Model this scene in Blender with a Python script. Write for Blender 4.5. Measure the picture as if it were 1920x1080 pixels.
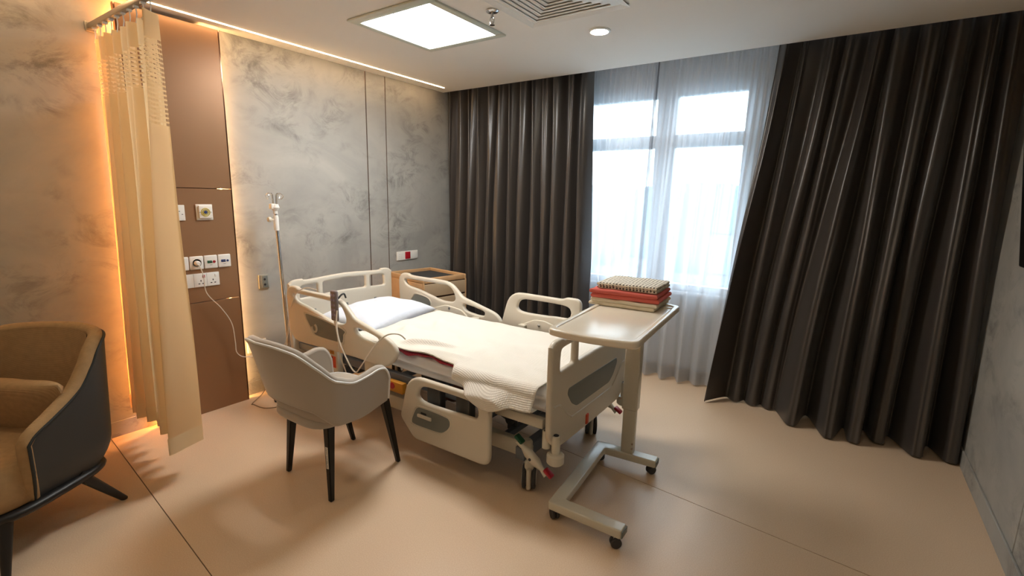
import bpy, bmesh, math, random
from mathutils import Vector, Matrix, noise
random.seed(7)
PI = math.pi
for o in list(bpy.data.objects): bpy.data.objects.remove(o)
S = bpy.context.scene
C = S.collection

# ---------------------------------------------------------------- camera, world, exposure
def cam_axes(yaw, pitch, roll):
    cy, sy, cp, sp = math.cos(yaw), math.sin(yaw), math.cos(pitch), math.sin(pitch)
    f = Vector((sy*cp, cy*cp, sp)); r = Vector((cy, -sy, 0)); u = r.cross(f)
    c, s = math.cos(roll), math.sin(roll)
    return c*r + s*u, -s*r + c*u, f
cd = bpy.data.cameras.new('camera'); cam = bpy.data.objects.new('camera', cd); C.objects.link(cam)
cr, cu, cf = cam_axes(-0.602894, -0.183789, 0.021247)
m = Matrix(((cr.x, cu.x, -cf.x), (cr.y, cu.y, -cf.y), (cr.z, cu.z, -cf.z))).to_4x4()
m.translation = Vector((3.63, 0, 1.53)); cam.matrix_world = m
cd.sensor_width = 36; cd.lens = 901.4/1920*36; cd.clip_start = .05; cd.clip_end = 800
S.camera = cam
W = bpy.data.worlds.new('sky'); S.world = W; W.use_nodes = True
bg = W.node_tree.nodes['Background']; bg.inputs[0].default_value = (.82, .92, 1, 1); bg.inputs[1].default_value = 4.2
S.view_settings.view_transform = 'Standard'; S.view_settings.look = 'None'
S.view_settings.gamma = 1; S.view_settings.use_curve_mapping = False
S.view_settings.exposure = 0.88
L_PANEL, L_STRIP, L_HALO, L_DOWN = 22.0, 26.0, 44.0, 62.0

# ---------------------------------------------------------------- materials
def lin(c): return tuple(((v/255)/12.92 if v/255 <= .04045 else ((v/255+.055)/1.055)**2.4) for v in c) + (1,)
def mat(name, col, rough=.5, metal=0, spec=.5, sheen=0, coat=0, bump=None, vary=None, emit=None, srgb=True):
    M = bpy.data.materials.new(name); M.use_nodes = True; nt = M.node_tree; N = nt.nodes; L = nt.links
    p = N['Principled BSDF']; c = lin(col) if srgb else tuple(col)+(1,)
    p.inputs['Base Color'].default_value = c; p.inputs['Roughness'].default_value = rough
    p.inputs['Metallic'].default_value = metal; p.inputs['Specular IOR Level'].default_value = spec
    p.inputs['Sheen Weight'].default_value = sheen; p.inputs['Coat Weight'].default_value = coat
    tc = N.new('ShaderNodeTexCoord')
    if vary:
        sc, amt = vary; n = N.new('ShaderNodeTexNoise'); n.inputs['Scale'].default_value = sc; n.inputs['Detail'].default_value = 6
        L.new(tc.outputs['Object'], n.inputs['Vector'])
        r = N.new('ShaderNodeValToRGB'); r.color_ramp.elements[0].position = .3; r.color_ramp.elements[1].position = .7
        r.color_ramp.elements[0].color = tuple(v*(1-amt) for v in c[:3])+(1,); r.color_ramp.elements[1].color = tuple(min(1, v*(1+amt)) for v in c[:3])+(1,)
        L.new(n.outputs[0], r.inputs[0]); L.new(r.outputs[0], p.inputs['Base Color'])
    if bump:
        kind, sc, st, dist = bump
        if kind == 'noise':
            t = N.new('ShaderNodeTexNoise'); t.inputs['Scale'].default_value = sc; t.inputs['Detail'].default_value = 4; out = t.outputs[0]
        elif kind == 'waffle':
            t = N.new('ShaderNodeTexVoronoi'); t.voronoi_dimensions = '2D'; t.inputs['Scale'].default_value = sc; t.inputs['Randomness'].default_value = .0; out = t.outputs[0]
            tc = N.new('ShaderNodeUVMap')
        else:
            t = N.new('ShaderNodeTexWave'); t.inputs['Scale'].default_value = sc; t.inputs['Distortion'].default_value = 1.5; t.bands_direction = 'Z'; out = t.outputs[0]
        L.new(tc.outputs['UV' if kind == 'waffle' else 'Object'], t.inputs['Vector'])
        b = N.new('ShaderNodeBump'); b.inputs['Strength'].default_value = st; b.inputs['Distance'].default_value = dist
        L.new(out, b.inputs['Height']); L.new(b.outputs[0], p.inputs['Normal'])
    if emit:
        p.inputs['Emission Color'].default_value = tuple(emit[0])+(1,); p.inputs['Emission Strength'].default_value = emit[1]
    return M

def stucco(name, c1, c2, c3):
    M = bpy.data.materials.new(name); M.use_nodes = True; nt = M.node_tree; N = nt.nodes; L = nt.links
    p = N['Principled BSDF']; p.inputs['Roughness'].default_value = .55
    g = N.new('ShaderNodeNewGeometry'); mp = N.new('ShaderNodeMapping'); L.new(g.outputs['Position'], mp.inputs[0])
    mp.inputs['Rotation'].default_value = (.35, .2, .1); mp.inputs['Scale'].default_value = (1, .8, 1.1)
    def no(sc, det, dist, rough=.6):
        n = N.new('ShaderNodeTexNoise'); n.inputs['Scale'].default_value = sc; n.inputs['Detail'].default_value = det
        n.inputs['Distortion'].default_value = dist; n.inputs['Roughness'].default_value = rough; L.new(mp.outputs[0], n.inputs['Vector']); return n
    a = no(1.6, 8, .6); b = no(5.0, 12, .9, .74); c = no(2.3, 3, .2)
    ra = N.new('ShaderNodeValToRGB'); ra.color_ramp.elements[0].position = .35; ra.color_ramp.elements[1].position = .68
    ra.color_ramp.elements[0].color = lin(c1); ra.color_ramp.elements[1].color = lin(c2); L.new(a.outputs[0], ra.inputs[0])
    rb = N.new('ShaderNodeValToRGB'); rb.color_ramp.elements[0].position = .36; rb.color_ramp.elements[1].position = .54
    rb.color_ramp.elements[0].color = (1, 1, 1, 1); rb.color_ramp.elements[1].color = (0, 0, 0, 1); L.new(b.outputs[0], rb.inputs[0])
    rc = N.new('ShaderNodeValToRGB'); rc.color_ramp.elements[0].position = .45; rc.color_ramp.elements[1].position = .62; L.new(c.outputs[0], rc.inputs[0])
    mu = N.new('ShaderNodeMath'); mu.operation = 'MULTIPLY'; L.new(rb.outputs[0], mu.inputs[0]); L.new(rc.outputs[0], mu.inputs[1])
    mx = N.new('ShaderNodeMix'); mx.data_type = 'RGBA'; L.new(mu.outputs[0], mx.inputs[0]); L.new(ra.outputs[0], mx.inputs[6]); mx.inputs[7].default_value = lin(c3)
    L.new(mx.outputs[2], p.inputs['Base Color'])
    bu = N.new('ShaderNodeBump'); bu.inputs['Strength'].default_value = .15; bu.inputs['Distance'].default_value = .004
    L.new(b.outputs[0], bu.inputs['Height']); L.new(bu.outputs[0], p.inputs['Normal'])
    return M

def cloth(name, col, transl=.3, transp=0.0, net=None, bumpsc=None, rough=.9):
    M = bpy.data.materials.new(name); M.use_nodes = True; nt = M.node_tree; N = nt.nodes; L = nt.links
    N.remove(N['Principled BSDF']); out = N['Material Output']
    d = N.new('ShaderNodeBsdfDiffuse'); t = N.new('ShaderNodeBsdfTranslucent'); d.inputs[0].default_value = lin(col); t.inputs[0].default_value = lin(col)
    m1 = N.new('ShaderNodeMixShader'); m1.inputs[0].default_value = transl; L.new(d.outputs[0], m1.inputs[1]); L.new(t.outputs[0], m1.inputs[2])
    last = m1
    if transp or net:
        tr = N.new('ShaderNodeBsdfTransparent'); m2 = N.new('ShaderNodeMixShader'); m2.inputs[0].default_value = transp
        L.new(m1.outputs[0], m2.inputs[1]); L.new(tr.outputs[0], m2.inputs[2]); last = m2
        if net:   # open net: holes in a woven band, laid out in the cloth's own UV metres
            uv = N.new('ShaderNodeUVMap'); se = N.new('ShaderNodeSeparateXYZ'); L.new(uv.outputs[0], se.inputs[0])
            def hole(o, sc, th):
                a = N.new('ShaderNodeMath'); a.operation = 'MULTIPLY'; a.inputs[1].default_value = sc; L.new(o, a.inputs[0])
                b = N.new('ShaderNodeMath'); b.operation = 'FRACT'; L.new(a.outputs[0], b.inputs[0])
                c = N.new('ShaderNodeMath'); c.operation = 'GREATER_THAN'; c.inputs[1].default_value = th; L.new(b.outputs[0], c.inputs[0]); return c.outputs[0]
            h1 = hole(se.outputs[0], net[0], .22); h2 = hole(se.outputs[1], net[1], .42)
            st = N.new('ShaderNodeMath'); st.operation = 'GREATER_THAN'; st.inputs[1].default_value = 1.98; L.new(se.outputs[0], st.inputs[0])
            lo = N.new('ShaderNodeMath'); lo.operation = 'MULTIPLY_ADD'; lo.inputs[1].default_value = -.20; lo.inputs[2].default_value = net[2]; L.new(st.outputs[0], lo.inputs[0])
            z1 = N.new('ShaderNodeMath'); z1.operation = 'GREATER_THAN'; L.new(se.outputs[1], z1.inputs[0]); L.new(lo.outputs[0], z1.inputs[1])
            z2 = N.new('ShaderNodeMath'); z2.operation = 'LESS_THAN'; z2.inputs[1].default_value = net[3]; L.new(se.outputs[1], z2.inputs[0])
            v = h1
            for q in (h2, z1.outputs[0], z2.outputs[0]):
                k = N.new('ShaderNodeMath'); k.operation = 'MULTIPLY'; L.new(v, k.inputs[0]); L.new(q, k.inputs[1]); v = k.outputs[0]
            L.new(v, m2.inputs[0])
    L.new(last.outputs[0], out.inputs[0])
    if bumpsc:
        tc = N.new('ShaderNodeTexCoord'); n = N.new('ShaderNodeTexNoise'); n.inputs['Scale'].default_value = bumpsc; L.new(tc.outputs['Object'], n.inputs['Vector'])
        b = N.new('ShaderNodeBump'); b.inputs['Strength'].default_value = .3; b.inputs['Distance'].default_value = .002; L.new(n.outputs[0], b.inputs['Height']); L.new(b.outputs[0], d.inputs['Normal'])
    return M

def emis(name, col, strength):
    M = bpy.data.materials.new(name); M.use_nodes = True; N = M.node_tree.nodes; N.remove(N['Principled BSDF'])
    e = N.new('ShaderNodeEmission'); e.inputs[0].default_value = tuple(col)+(1,); e.inputs[1].default_value = strength
    M.node_tree.links.new(e.outputs[0], N['Material Output'].inputs[0]); return M

def glassmat():
    M = bpy.data.materials.new('window glass'); M.use_nodes = True; N = M.node_tree.nodes; L = M.node_tree.links; N.remove(N['Principled BSDF'])
    t = N.new('ShaderNodeBsdfTransparent'); t.inputs[0].default_value = (.93, .97, .98, 1); g = N.new('ShaderNodeBsdfGlossy'); g.inputs['Roughness'].default_value = .02
    m = N.new('ShaderNodeMixShader'); m.inputs[0].default_value = .06; L.new(t.outputs[0], m.inputs[1]); L.new(g.outputs[0], m.inputs[2]); L.new(m.outputs[0], N['Material Output'].inputs[0]); return M

def floormat():
    M = bpy.data.materials.new('beige speckled vinyl'); M.use_nodes = True; nt = M.node_tree; N = nt.nodes; L = nt.links; p = N['Principled BSDF']
    g = N.new('ShaderNodeNewGeometry')
    a = N.new('ShaderNodeTexNoise'); a.inputs['Scale'].default_value = 240; a.inputs['Detail'].default_value = 3; L.new(g.outputs['Position'], a.inputs['Vector'])
    r = N.new('ShaderNodeValToRGB'); e = r.color_ramp.elements; e[0].position = .32; e[0].color = lin((210, 181, 150)); e[1].position = .7; e[1].color = lin((224, 200, 172))
    k = e.new(.5); k.color = lin((216, 188, 158)); L.new(a.outputs[0], r.inputs[0])
    b = N.new('ShaderNodeTexNoise'); b.inputs['Scale'].default_value = 1.2; L.new(g.outputs['Position'], b.inputs['Vector'])
    mr = N.new('ShaderNodeMapRange'); mr.inputs[1].default_value = .3; mr.inputs[2].default_value = .7; mr.inputs[3].default_value = .36; mr.inputs[4].default_value = .46; L.new(b.outputs[0], mr.inputs[0])
    L.new(mr.outputs[0], p.inputs['Roughness']); L.new(r.outputs[0], p.inputs['Base Color']); p.inputs['Specular IOR Level'].default_value = .5
    return M

def patterned():
    M = bpy.data.materials.new('printed cotton'); M.use_nodes = True; nt = M.node_tree; N = nt.nodes; L = nt.links; p = N['Principled BSDF']; p.inputs['Roughness'].default_value = .9
    tc = N.new('ShaderNodeTexCoord'); v = N.new('ShaderNodeTexVoronoi'); v.voronoi_dimensions = '2D'; v.inputs['Scale'].default_value = 56; v.inputs['Randomness'].default_value = .12; se = N.new('ShaderNodeSeparateXYZ'); cb = N.new('ShaderNodeCombineXYZ'); ad = N.new('ShaderNodeMath'); ad.operation = 'ADD'
    L.new(tc.outputs['Object'], se.inputs[0]); L.new(se.outputs[1], ad.inputs[0]); L.new(se.outputs[2], ad.inputs[1]); L.new(se.outputs[0], cb.inputs[0]); L.new(ad.outputs[0], cb.inputs[1]); L.new(cb.outputs[0], v.inputs['Vector'])
    r = N.new('ShaderNodeValToRGB'); r.color_ramp.interpolation = 'CONSTANT'; e = r.color_ramp.elements; e[0].position = 0; e[0].color = lin((70, 62, 58)); e[1].position = .30; e[1].color = lin((228, 220, 204))
    L.new(v.outputs['Distance'], r.inputs[0]); L.new(r.outputs[0], p.inputs['Base Color']); return M

M = dict(
 wallgrey=stucco('grey stucco', (152, 151, 147), (176, 174, 167), (118, 117, 113)),
 ceil=mat('ceiling paint', (238, 235, 228), .9),
 white=mat('white wall paint', (196, 195, 190), .85),
 beigewall=mat('beige paint', (178, 160, 138), .85),
 floor=floormat(), seam=mat('seam', (120, 100, 84), .8),
 groove=mat('bronze inlay', (92, 62, 46), .35, .7),
 brown=mat('bronze laminate', (152, 114, 82), .38, .35, bump=('noise', 300, .03, .001)),
 edgem=mat('polished bronze edge', (120, 84, 66), .15, .9),
 cream=mat('cream bed plastic', (208, 200, 184), .38, vary=(2, .02)),
 creammetal=mat('cream powder coat', (204, 198, 182), .2),
 greyin=mat('grey inset plastic', (112, 116, 112), .45),
 darkgrey=mat('dark grey steel', (70, 72, 74), .45, .3),
 bluegrey=mat('blue grey steel', (104, 112, 122), .4, .3),
 steel=mat('chrome', (200, 200, 200), .12, 1), rubber=mat('grey rubber', (62, 60, 60), .7),
 black=mat('black', (18, 18, 18), .4), blackwood=mat('black painted wood', (20, 19, 19), .45),
 plate=mat('white plastic plate', (228, 226, 220), .3), red=mat('red plastic', (170, 20, 36), .35), green=mat('green plastic', (20, 80, 52), .4),
 orange=mat('orange label', (205, 72, 30), .5), yellow=mat('amber plastic', (206, 140, 40), .5), gold=mat('yellow ring', (196, 176, 60), .5), blue=mat('blue plastic', (40, 56, 110), .4),
 sheet=mat('white sheet', (222, 221, 222), .9, bump=('noise', 14, .25, .01)),
 pillowm=mat('pillow cotton', (214, 220, 232), .85, bump=('noise', 9, .45, .02)),
 waffle=mat('cellular blanket', (228, 223, 213), .95, bump=('waffle', 100, .6, .006)),
 redcloth=mat('red print', (158, 46, 62), .9, vary=(90, .5)),
 darkcurt=mat('charcoal satin', (55, 49, 45), .34, 0, .8, .1),
 sheer=cloth('sheer voile', (226, 230, 238), .62, .40), sheerhem=cloth('sheer double hem', (206, 206, 208), .5, .2), sheeredge=cloth('sheer edge', (120, 122, 130), .4, .35),
 priv=cloth('cream privacy cloth', (250, 226, 184), .55, 0, (24, 48, 2.04, 2.235), None),
 alu=mat('brushed aluminium', (170, 165, 152), .35, .8),
 chairfab=mat('grey velvet', (170, 159, 145), .75, sheen=.5, bump=('noise', 60, .08, .002)), piping=mat('pale piping', (226, 226, 224), .5),
 acfab=mat('beige woven', (172, 139, 98), .9, bump=('wave', 90, .35, .003), vary=(40, .08)), acleather=mat('charcoal leather', (56, 56, 55), .5, bump=('noise', 120, .1, .001)),
 acpipe=mat('dark piping', (36, 40, 40), .5),
 oak=mat('oak laminate', (196, 156, 112), .45, vary=(12, .06)), oakface=mat('beige drawer front', (176, 152, 122), .45), slate=mat('dark tray', (52, 54, 54), .6), gap=mat('brown gap', (70, 44, 28), .8),
 tabletop=mat('pale laminate', (226, 216, 198), .22), coral=mat('coral cotton', (206, 98, 86), .9, bump=('noise', 20, .4, .006)), gown=mat('cream cotton', (222, 210, 186), .9),
 print=patterned(), handset=mat('grey handset', (128, 118, 118), .45), buttons=mat('lilac buttons', (150, 140, 170), .5), cable=mat('white cable', (222, 214, 200), .4), cablegrey=mat('beige cable', (150, 130, 104), .5),
 vent=mat('vent white', (240, 240, 236), .4), glass=glassmat(), wframe=mat('white window frame', (225, 228, 230), .35),
 hill=mat('hazed far hill', (112, 134, 146), 1), farb=mat('hazed far building', (160, 168, 176), 1), groundfar=mat('hazed far ground', (120, 134, 140), 1),  # distance haze is painted into these bluish tones
 panel=emis('panel diffuser', (1, .985, .95), L_PANEL), strip=emis('warm led', (1, .66, .36), L_STRIP), halo=emis('warm halo led', (1, .56, .20), L_HALO), halo2=emis('orange halo led', (1, .36, .08), L_HALO*1.8), down=emis('downlight lens', (1, .86, .62), L_DOWN),
 tv=mat('tv black', (10, 10, 11), .25), sticker=mat('label white', (226, 222, 214), .5), ink=mat('ink', (24, 24, 28), .6), brownmotor=mat('brown cable', (110, 60, 36), .5),
)

# ---------------------------------------------------------------- mesh helpers
class MB:
    def __init__(s): s.v = []; s.f = []; s.uv = None
    def add(s, v, f):
        n = len(s.v); s.v += [tuple(p) for p in v]; s.f += [tuple(i+n for i in q) for q in f]; return s
    def box(s, x0, x1, y0, y1, z0, z1):
        return s.add([(x, y, z) for x in (x0, x1) for y in (y0, y1) for z in (z0, z1)], [(0, 1, 3, 2), (4, 6, 7, 5), (0, 4, 5, 1), (2, 3, 7, 6), (0, 2, 6, 4), (1, 5, 7, 3)])
    def rbox(s, x0, x1, y0, y1, z0, z1, r=.01, seg=3):
        b = bmesh.new(); bmesh.ops.create_cube(b, size=1)
        for v in b.verts: v.co = Vector((x0+(v.co.x+.5)*(x1-x0), y0+(v.co.y+.5)*(y1-y0), z0+(v.co.z+.5)*(z1-z0)))
        r = min(r, .49*min(x1-x0, y1-y0, z1-z0))
        bmesh.ops.bevel(b, geom=b.edges[:], offset=r, segments=seg, profile=.5, affect='EDGES')
        return s.frombm(b)
    def frombm(s, b):
        b.verts.index_update(); s.add([v.co[:] for v in b.verts], [[v.index for v in f.verts] for f in b.faces]); b.free(); return s
    def tube(s, pts, r, n=10, closed=False, caps=True):
        pts = [Vector(p) for p in pts]; k = len(pts); rr = r if isinstance(r, (list, tuple)) else [r]*k
        t0 = (pts[1]-pts[0]).normalized(); a = t0.orthogonal().normalized(); rings = []
        for i, p in enumerate(pts):
            if closed: t = (pts[(i+1) % k]-pts[i-1]).normalized()
            else: t = (pts[min(i+1, k-1)]-pts[max(i-1, 0)]).normalized()
            a = (a-t*a.dot(t)).normalized(); b = t.cross(a)
            rings.append([p+(a*math.cos(2*PI*j/n)+b*math.sin(2*PI*j/n))*rr[i] for j in range(n)])
        v = [q for R in rings for q in R]; f = []
        for i in range(k if closed else k-1):
            i2 = (i+1) % k
            for j in range(n): f.append((i*n+j, i*n+(j+1) % n, i2*n+(j+1) % n, i2*n+j))
        if caps and not closed: f += [tuple(range(n-1, -1, -1)), tuple((k-1)*n+j for j in range(n))]
        return s.add(v, f)
    def cyl(s, a, b, r, n=20, r2=None): return s.tube([a, b], [r, r if r2 is None else r2], n)
    def lathe(s, prof, c=(0, 0, 0), n=24, axis='z'):
        v = []; f = []; k = len(prof)
        for r, h in prof:
            for j in range(n):
                a = 2*PI*j/n; q = (r*math.cos(a), r*math.sin(a), h)
                if axis == 'x': q = (q[2], q[0], q[1])
                if axis == 'y': q = (q[0], q[2], q[1])
                v.append((q[0]+c[0], q[1]+c[1], q[2]+c[2]))
        for i in range(k-1):
            for j in range(n): f.append((i*n+j, i*n+(j+1) % n, (i+1)*n+(j+1) % n, (i+1)*n+j))
        f += [tuple(range(n)), tuple((k-1)*n+j for j in range(n))]
        return s.add(v, f)
    def grid(s, fn, nu, nv, closed=False, uv=False):
        base = len(s.v)
        v = [fn(i/(nu-1), j/(nv-1)) for j in range(nv) for i in range(nu)]
        f = [(j*nu+i, j*nu+i+1, (j+1)*nu+i+1, (j+1)*nu+i) for j in range(nv-1) for i in range(nu-1)]
        return s.add(v, f)
    def xf(s, mtx): s.v = [tuple(mtx @ Vector(p)) for p in s.v]; return s

def finish(me, m, ang=35, smooth=True):
    me.validate(); me.materials.append(M[m] if isinstance(m, str) else m)
    b = bmesh.new(); b.from_mesh(me); bmesh.ops.recalc_face_normals(b, faces=b.faces[:]); b.to_mesh(me); b.free()
    if smooth:
        me.shade_smooth(); me.set_sharp_from_angle(angle=math.radians(ang))
def obj(name, mb, m, parent=None, loc=None, ang=35, smooth=True):
    me = bpy.data.meshes.new(name); me.from_pydata(mb.v, [], mb.f); finish(me, m, ang, smooth)
    o = bpy.data.objects.new(name, me); C.objects.link(o)
    if parent: o.parent = parent
    if loc: o.location = loc
    return o
def tag(o, label, cat, group=None):
    o['label'] = label; o['category'] = cat
    if group: o['group'] = group
    return o
def thing(name, label, cat, loc=(0, 0, 0), rz=0, group=None):
    o = bpy.data.objects.new(name, None); C.objects.link(o); o.location = loc; o.rotation_euler = (0, 0, rz); o.empty_display_size = .1
    return tag(o, label, cat, group)
def struct(name, mb, m, parent=None, **k):
    o = obj(name, mb, m, parent, **k)
    if not parent: o['kind'] = 'structure'
    return o
def solid(o, th, off=-1):
    md = o.modifiers.new('thickness', 'SOLIDIFY'); md.thickness = th; md.offset = off; return o
def crom(P, n=8, closed=False):
    P = [Vector(p) for p in P]; out = []; k = len(P)
    for i in range(k if closed else k-1):
        if closed: a, b, c, d = P[i-1], P[i], P[(i+1) % k], P[(i+2) % k]
        else: a, b, c, d = P[max(i-1, 0)], P[i], P[i+1], P[min(i+2, k-1)]
        for j in range(n):
            t = j/n; out.append(.5*((2*b)+(c-a)*t+(2*a-5*b+4*c-d)*t*t+(3*b-a-3*c+d)*t**3))
    if not closed: out.append(P[-1])
    return out
def chain(P, n=4):   # closed smooth outline from traced corners
    return [(p.x, p.y) for p in crom([(a, b, 0) for a, b in P], n, True)]
def rounded(P, r, n=5):
    R_ = [p[2] if len(p) > 2 else r for p in P]; P = [(p[0], p[1]) for p in P]
    out = []; k = len(P)
    for i in range(k):
        p = Vector(P[i]); a = (Vector(P[i-1])-p); b = (Vector(P[(i+1) % k])-p); rr = min(R_[i], a.length*.45, b.length*.45)
        a = p+a.normalized()*rr; b = p+b.normalized()*rr
        for j in range(n+1):
            t = j/n; q = a*(1-t)**2+p*2*t*(1-t)+b*t*t; out.append((q.x, q.y))
    return out
def plate(name, outlines, th, bev, m, parent=None, axis='y', at=0, seg=3):
    """outline with holes, extruded and rounded; axis = thickness direction"""
    cu = bpy.data.curves.new(name, 'CURVE'); cu.dimensions = '2D'; cu.fill_mode = 'BOTH'
    for P in outlines:
        sp = cu.splines.new('POLY'); sp.points.add(len(P)-1); sp.use_cyclic_u = True
        for i, p in enumerate(P): sp.points[i].co = (p[0], p[1], 0, 1)
    cu.extrude = max(th/2-bev, 1e-5); cu.bevel_depth = bev; cu.bevel_resolution = seg; cu.offset = -bev
    t = bpy.data.objects.new('t', cu); C.objects.link(t)
    me = bpy.data.meshes.new_from_object(t.evaluated_get(bpy.context.evaluated_depsgraph_get()))
    bpy.data.objects.remove(t); bpy.data.curves.remove(cu); me.name = name
    b = bmesh.new(); b.from_mesh(me); bmesh.ops.remove_doubles(b, verts=b.verts[:], dist=1e-5); b.to_mesh(me); b.free()
    for v in me.vertices:
        x, y, z = v.co
        v.co = {'y': (x, at+z, y), 'x': (at+z, x, y), 'z': (x, y, at+z)}[axis]
    me.materials.clear(); finish(me, m, 40)
    o = bpy.data.objects.new(name, me); C.objects.link(o)
    if parent: o.parent = parent
    return o
def textobj(name, s, size, m, parent, mtx):
    cu = bpy.data.curves.new(name, 'FONT'); cu.body = s; cu.size = size; cu.align_x = 'CENTER'; cu.align_y = 'CENTER'; cu.extrude = .0003
    t = bpy.data.objects.new('t', cu); C.objects.link(t)
    me = bpy.data.meshes.new_from_object(t.evaluated_get(bpy.context.evaluated_depsgraph_get()))
    bpy.data.objects.remove(t); me.name = name; me.transform(mtx); me.materials.clear(); me.materials.append(M[m])
    o = bpy.data.objects.new(name, me); C.objects.link(o); o.parent = parent; return o
def sm(t): t = max(0, min(1, t)); return t*t*(3-2*t)

# ---------------------------------------------------------------- room shell
H = 2.6; XR = 4.37; YW = 4.2; YF = -1.9
fl = struct('floor', MB().box(-.05, XR+.05, YF-.05, YW+.2, -.12, -.004), 'seam')
# vinyl sheets, split along the two weld seams read off the photograph
def lineY(x, a, b): return a[1]+(b[1]-a[1])*(x-a[0])/(b[0]-a[0])
s1 = ((0.29, 0.72), (1.72, .56)); s2 = ((2.57, 2.8), (4.37, 2.72))
def sheetmb(fl_, fh_):
    g = .0022; n = 8; v = []
    for i in range(n+1):
        x = XR*i/n; v += [(x, fl_(x)+g, 0), (x, fh_(x)-g, 0), (x, fl_(x)+g, -.004), (x, fh_(x)-g, -.004)]
    f = [(0, 1, 3, 2), (4*n, 4*n+1, 4*n+3, 4*n+2)]
    for i in range(n):
        a = 4*i; b = a+4; f += [(a, b, b+1, a+1), (a+2, b+2, b+3, a+3), (a, b, b+2, a+2), (a+1, b+1, b+3, a+3)]
    return MB().add(v, f)
SEAMS = [lambda x: YF, lambda x: SA[0]+SA[1]*x, lambda x: SB[0]+SB[1]*x, lambda x: YW]
SA = (0.875, -.09); SB = (2.68, -.09)
for i in range(3): obj('vinyl_sheet', sheetmb(SEAMS[i], SEAMS[i+1]), 'floor', fl, smooth=False)

struct('ceiling', MB().box(-.1, XR+.1, YF, 3.93, H, H+.16), 'ceil', smooth=False)
struct('trim_1', MB().box(-.1, XR+.1, 3.93, YW+.2, 2.78, 2.86), 'white', smooth=False)   # top of the curtain pocket

wl = struct('wall_left', MB().box(-.15, -.012, YF, YW+.2, -.12, 2.86), 'groove', smooth=False)
for y0, y1 in ((YF, 1.15), (1.153, 2.929), (2.939, 3.150), (3.160, YW)):
    obj('wall_panel', MB().rbox(-.0119, 0, y0, y1, .0, H if y1 < 4 else 2.78, .0015, 1), 'wallgrey', wl, smooth=False)
for y in (2.934, 3.155): obj('inlay_strip', MB().box(-.0119, -.005, y-.005, y+.005, .1, H), 'groove', wl)
struct('baseboard_left', MB().rbox(0, .008, YF, YW, 0, .1, .002, 1), 'wallgrey')
wr = struct('wall_right', MB().box(XR+.03, XR+.15, YF, YW+.2, -.12, 2.86), 'beigewall', smooth=False)
for y0, y1 in ((YF, 1.4), (1.41, 2.695), (2.705, 3.86)):
    obj('wall_panel', MB().rbox(XR, XR+.0299, y0, y1, .0, H, .002, 1), 'wallgrey', wr, smooth=False)
for y in (1.405, 2.70): obj('inlay_strip', MB().box(XR+.006, XR+.03, y-.005, y+.005, .1, H), 'groove', wr)
struct('baseboard_right', MB().rbox(XR-.010, XR, YF, 3.86, 0, .1, .002, 1), 'wallgrey')
WX0, WX1, WZ0, WZ1 = 1.33, 2.94, .775, 2.475
wb = MB()
wb.box(-.1, WX0, YW, YW+.2, -.12, 2.86).box(WX1, XR+.1, YW, YW+.2, -.12, 2.86).box(WX0, WX1, YW, YW+.2, -.12, WZ0).box(WX0, WX1, YW, YW+.2, WZ1, 2.86)
struct('wall_back', wb, 'white', smooth=False)
struct('baseboard_back', MB().rbox(0, XR, YW-.012, YW, 0, .1, .002, 1), 'wallgrey')
struct('wall_front', MB().box(-.1, XR+.1, YF-.1, YF, -.12, 2.86), 'white', smooth=False)

# window
wf = MB()
wf.rbox(WX0, WX1, YW+.02, YW+.09, WZ0, .83, .004, 2).rbox(WX0, WX1, YW+.02, YW+.09, 2.39, WZ1, .004, 2)
wf.rbox(WX0, 1.40, YW+.02, YW+.09, .82, 2.40, .004, 2).rbox(2.885, WX1, YW+.02, YW+.09, .82, 2.40, .004, 2)
win = struct('window_1', wf, 'wframe')
obj('mullion', MB().rbox(2.19, 2.355, YW+.01, YW+.085, .825, 2.395, .006, 2), 'wframe', win)
for x0, x1 in ((1.395, 2.19), (2.355, 2.89)):
    obj('transom', MB().rbox(x0, x1, YW+.015, YW+.085, 1.98, 2.085, .005, 2), 'wframe', win)
    for z0, z1 in ((.825, 1.982), (2.083, 2.395)): obj('pane', MB().box(x0, x1, YW+.05, YW+.056, z0, z1), 'glass', win, smooth=False)
obj('sill', MB().rbox(WX0-.03, WX1+.03, YW-.03, YW+.03, WZ0-.03, WZ0, .006, 2), 'wframe', win)

# ---------------------------------------------------------------- ceiling fittings
t = thing('ceiling_light_panel', 'large square white recessed light panel glowing in the ceiling', 'ceiling light', (1.272, 2.43, H))
fr = MB()
for a, b, c, d in ((-.345, .345, -.375, -.305), (-.345, .345, .305, .365), (-.345, -.295, -.305, .305), (.295, .345, -.305, .305)): fr.rbox(a, b, c, d, -.014, .0, .006, 2)
obj('frame', fr, mat('light frame', (206, 212, 200), .4), t)
obj('diffuser', MB().box(-.295, .295, -.305, .305, -.006, -.002), 'panel', t, smooth=False)
t = thing('ceiling_air_vent', 'square white air diffuser with nested slats in the ceiling', 'air vent', (2.171, 2.43, H))
def ring(a, b, z0, z1, th=.004):   # square louvre: outer half-size a at z0, inner b at z1
    q = MB(); v = []
    for s_, z in ((a, z0), (b, z1), (b-.004, z1+.003), (a-.004, z0+.004)):
        v += [(s_, s_, z), (-s_, s_, z), (-s_, -s_, z), (s_, -s_, z)]
    f = []
    for r in range(4):
        for j in range(4): f.append((r*4+j, r*4+(j+1) % 4, ((r+1) % 4)*4+(j+1) % 4, ((r+1) % 4)*4+j))
    return q.add(v, f)
obj('frame', ring(.322, .285, -.012, -.004).box(-.285, .285, -.285, .285, .03, .04), 'vent', t, smooth=False)
for k in range(7):
    a = .285-.038*k; obj('slat', ring(a, a-.042, -.001, -.012), 'vent', t, smooth=False)
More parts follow.
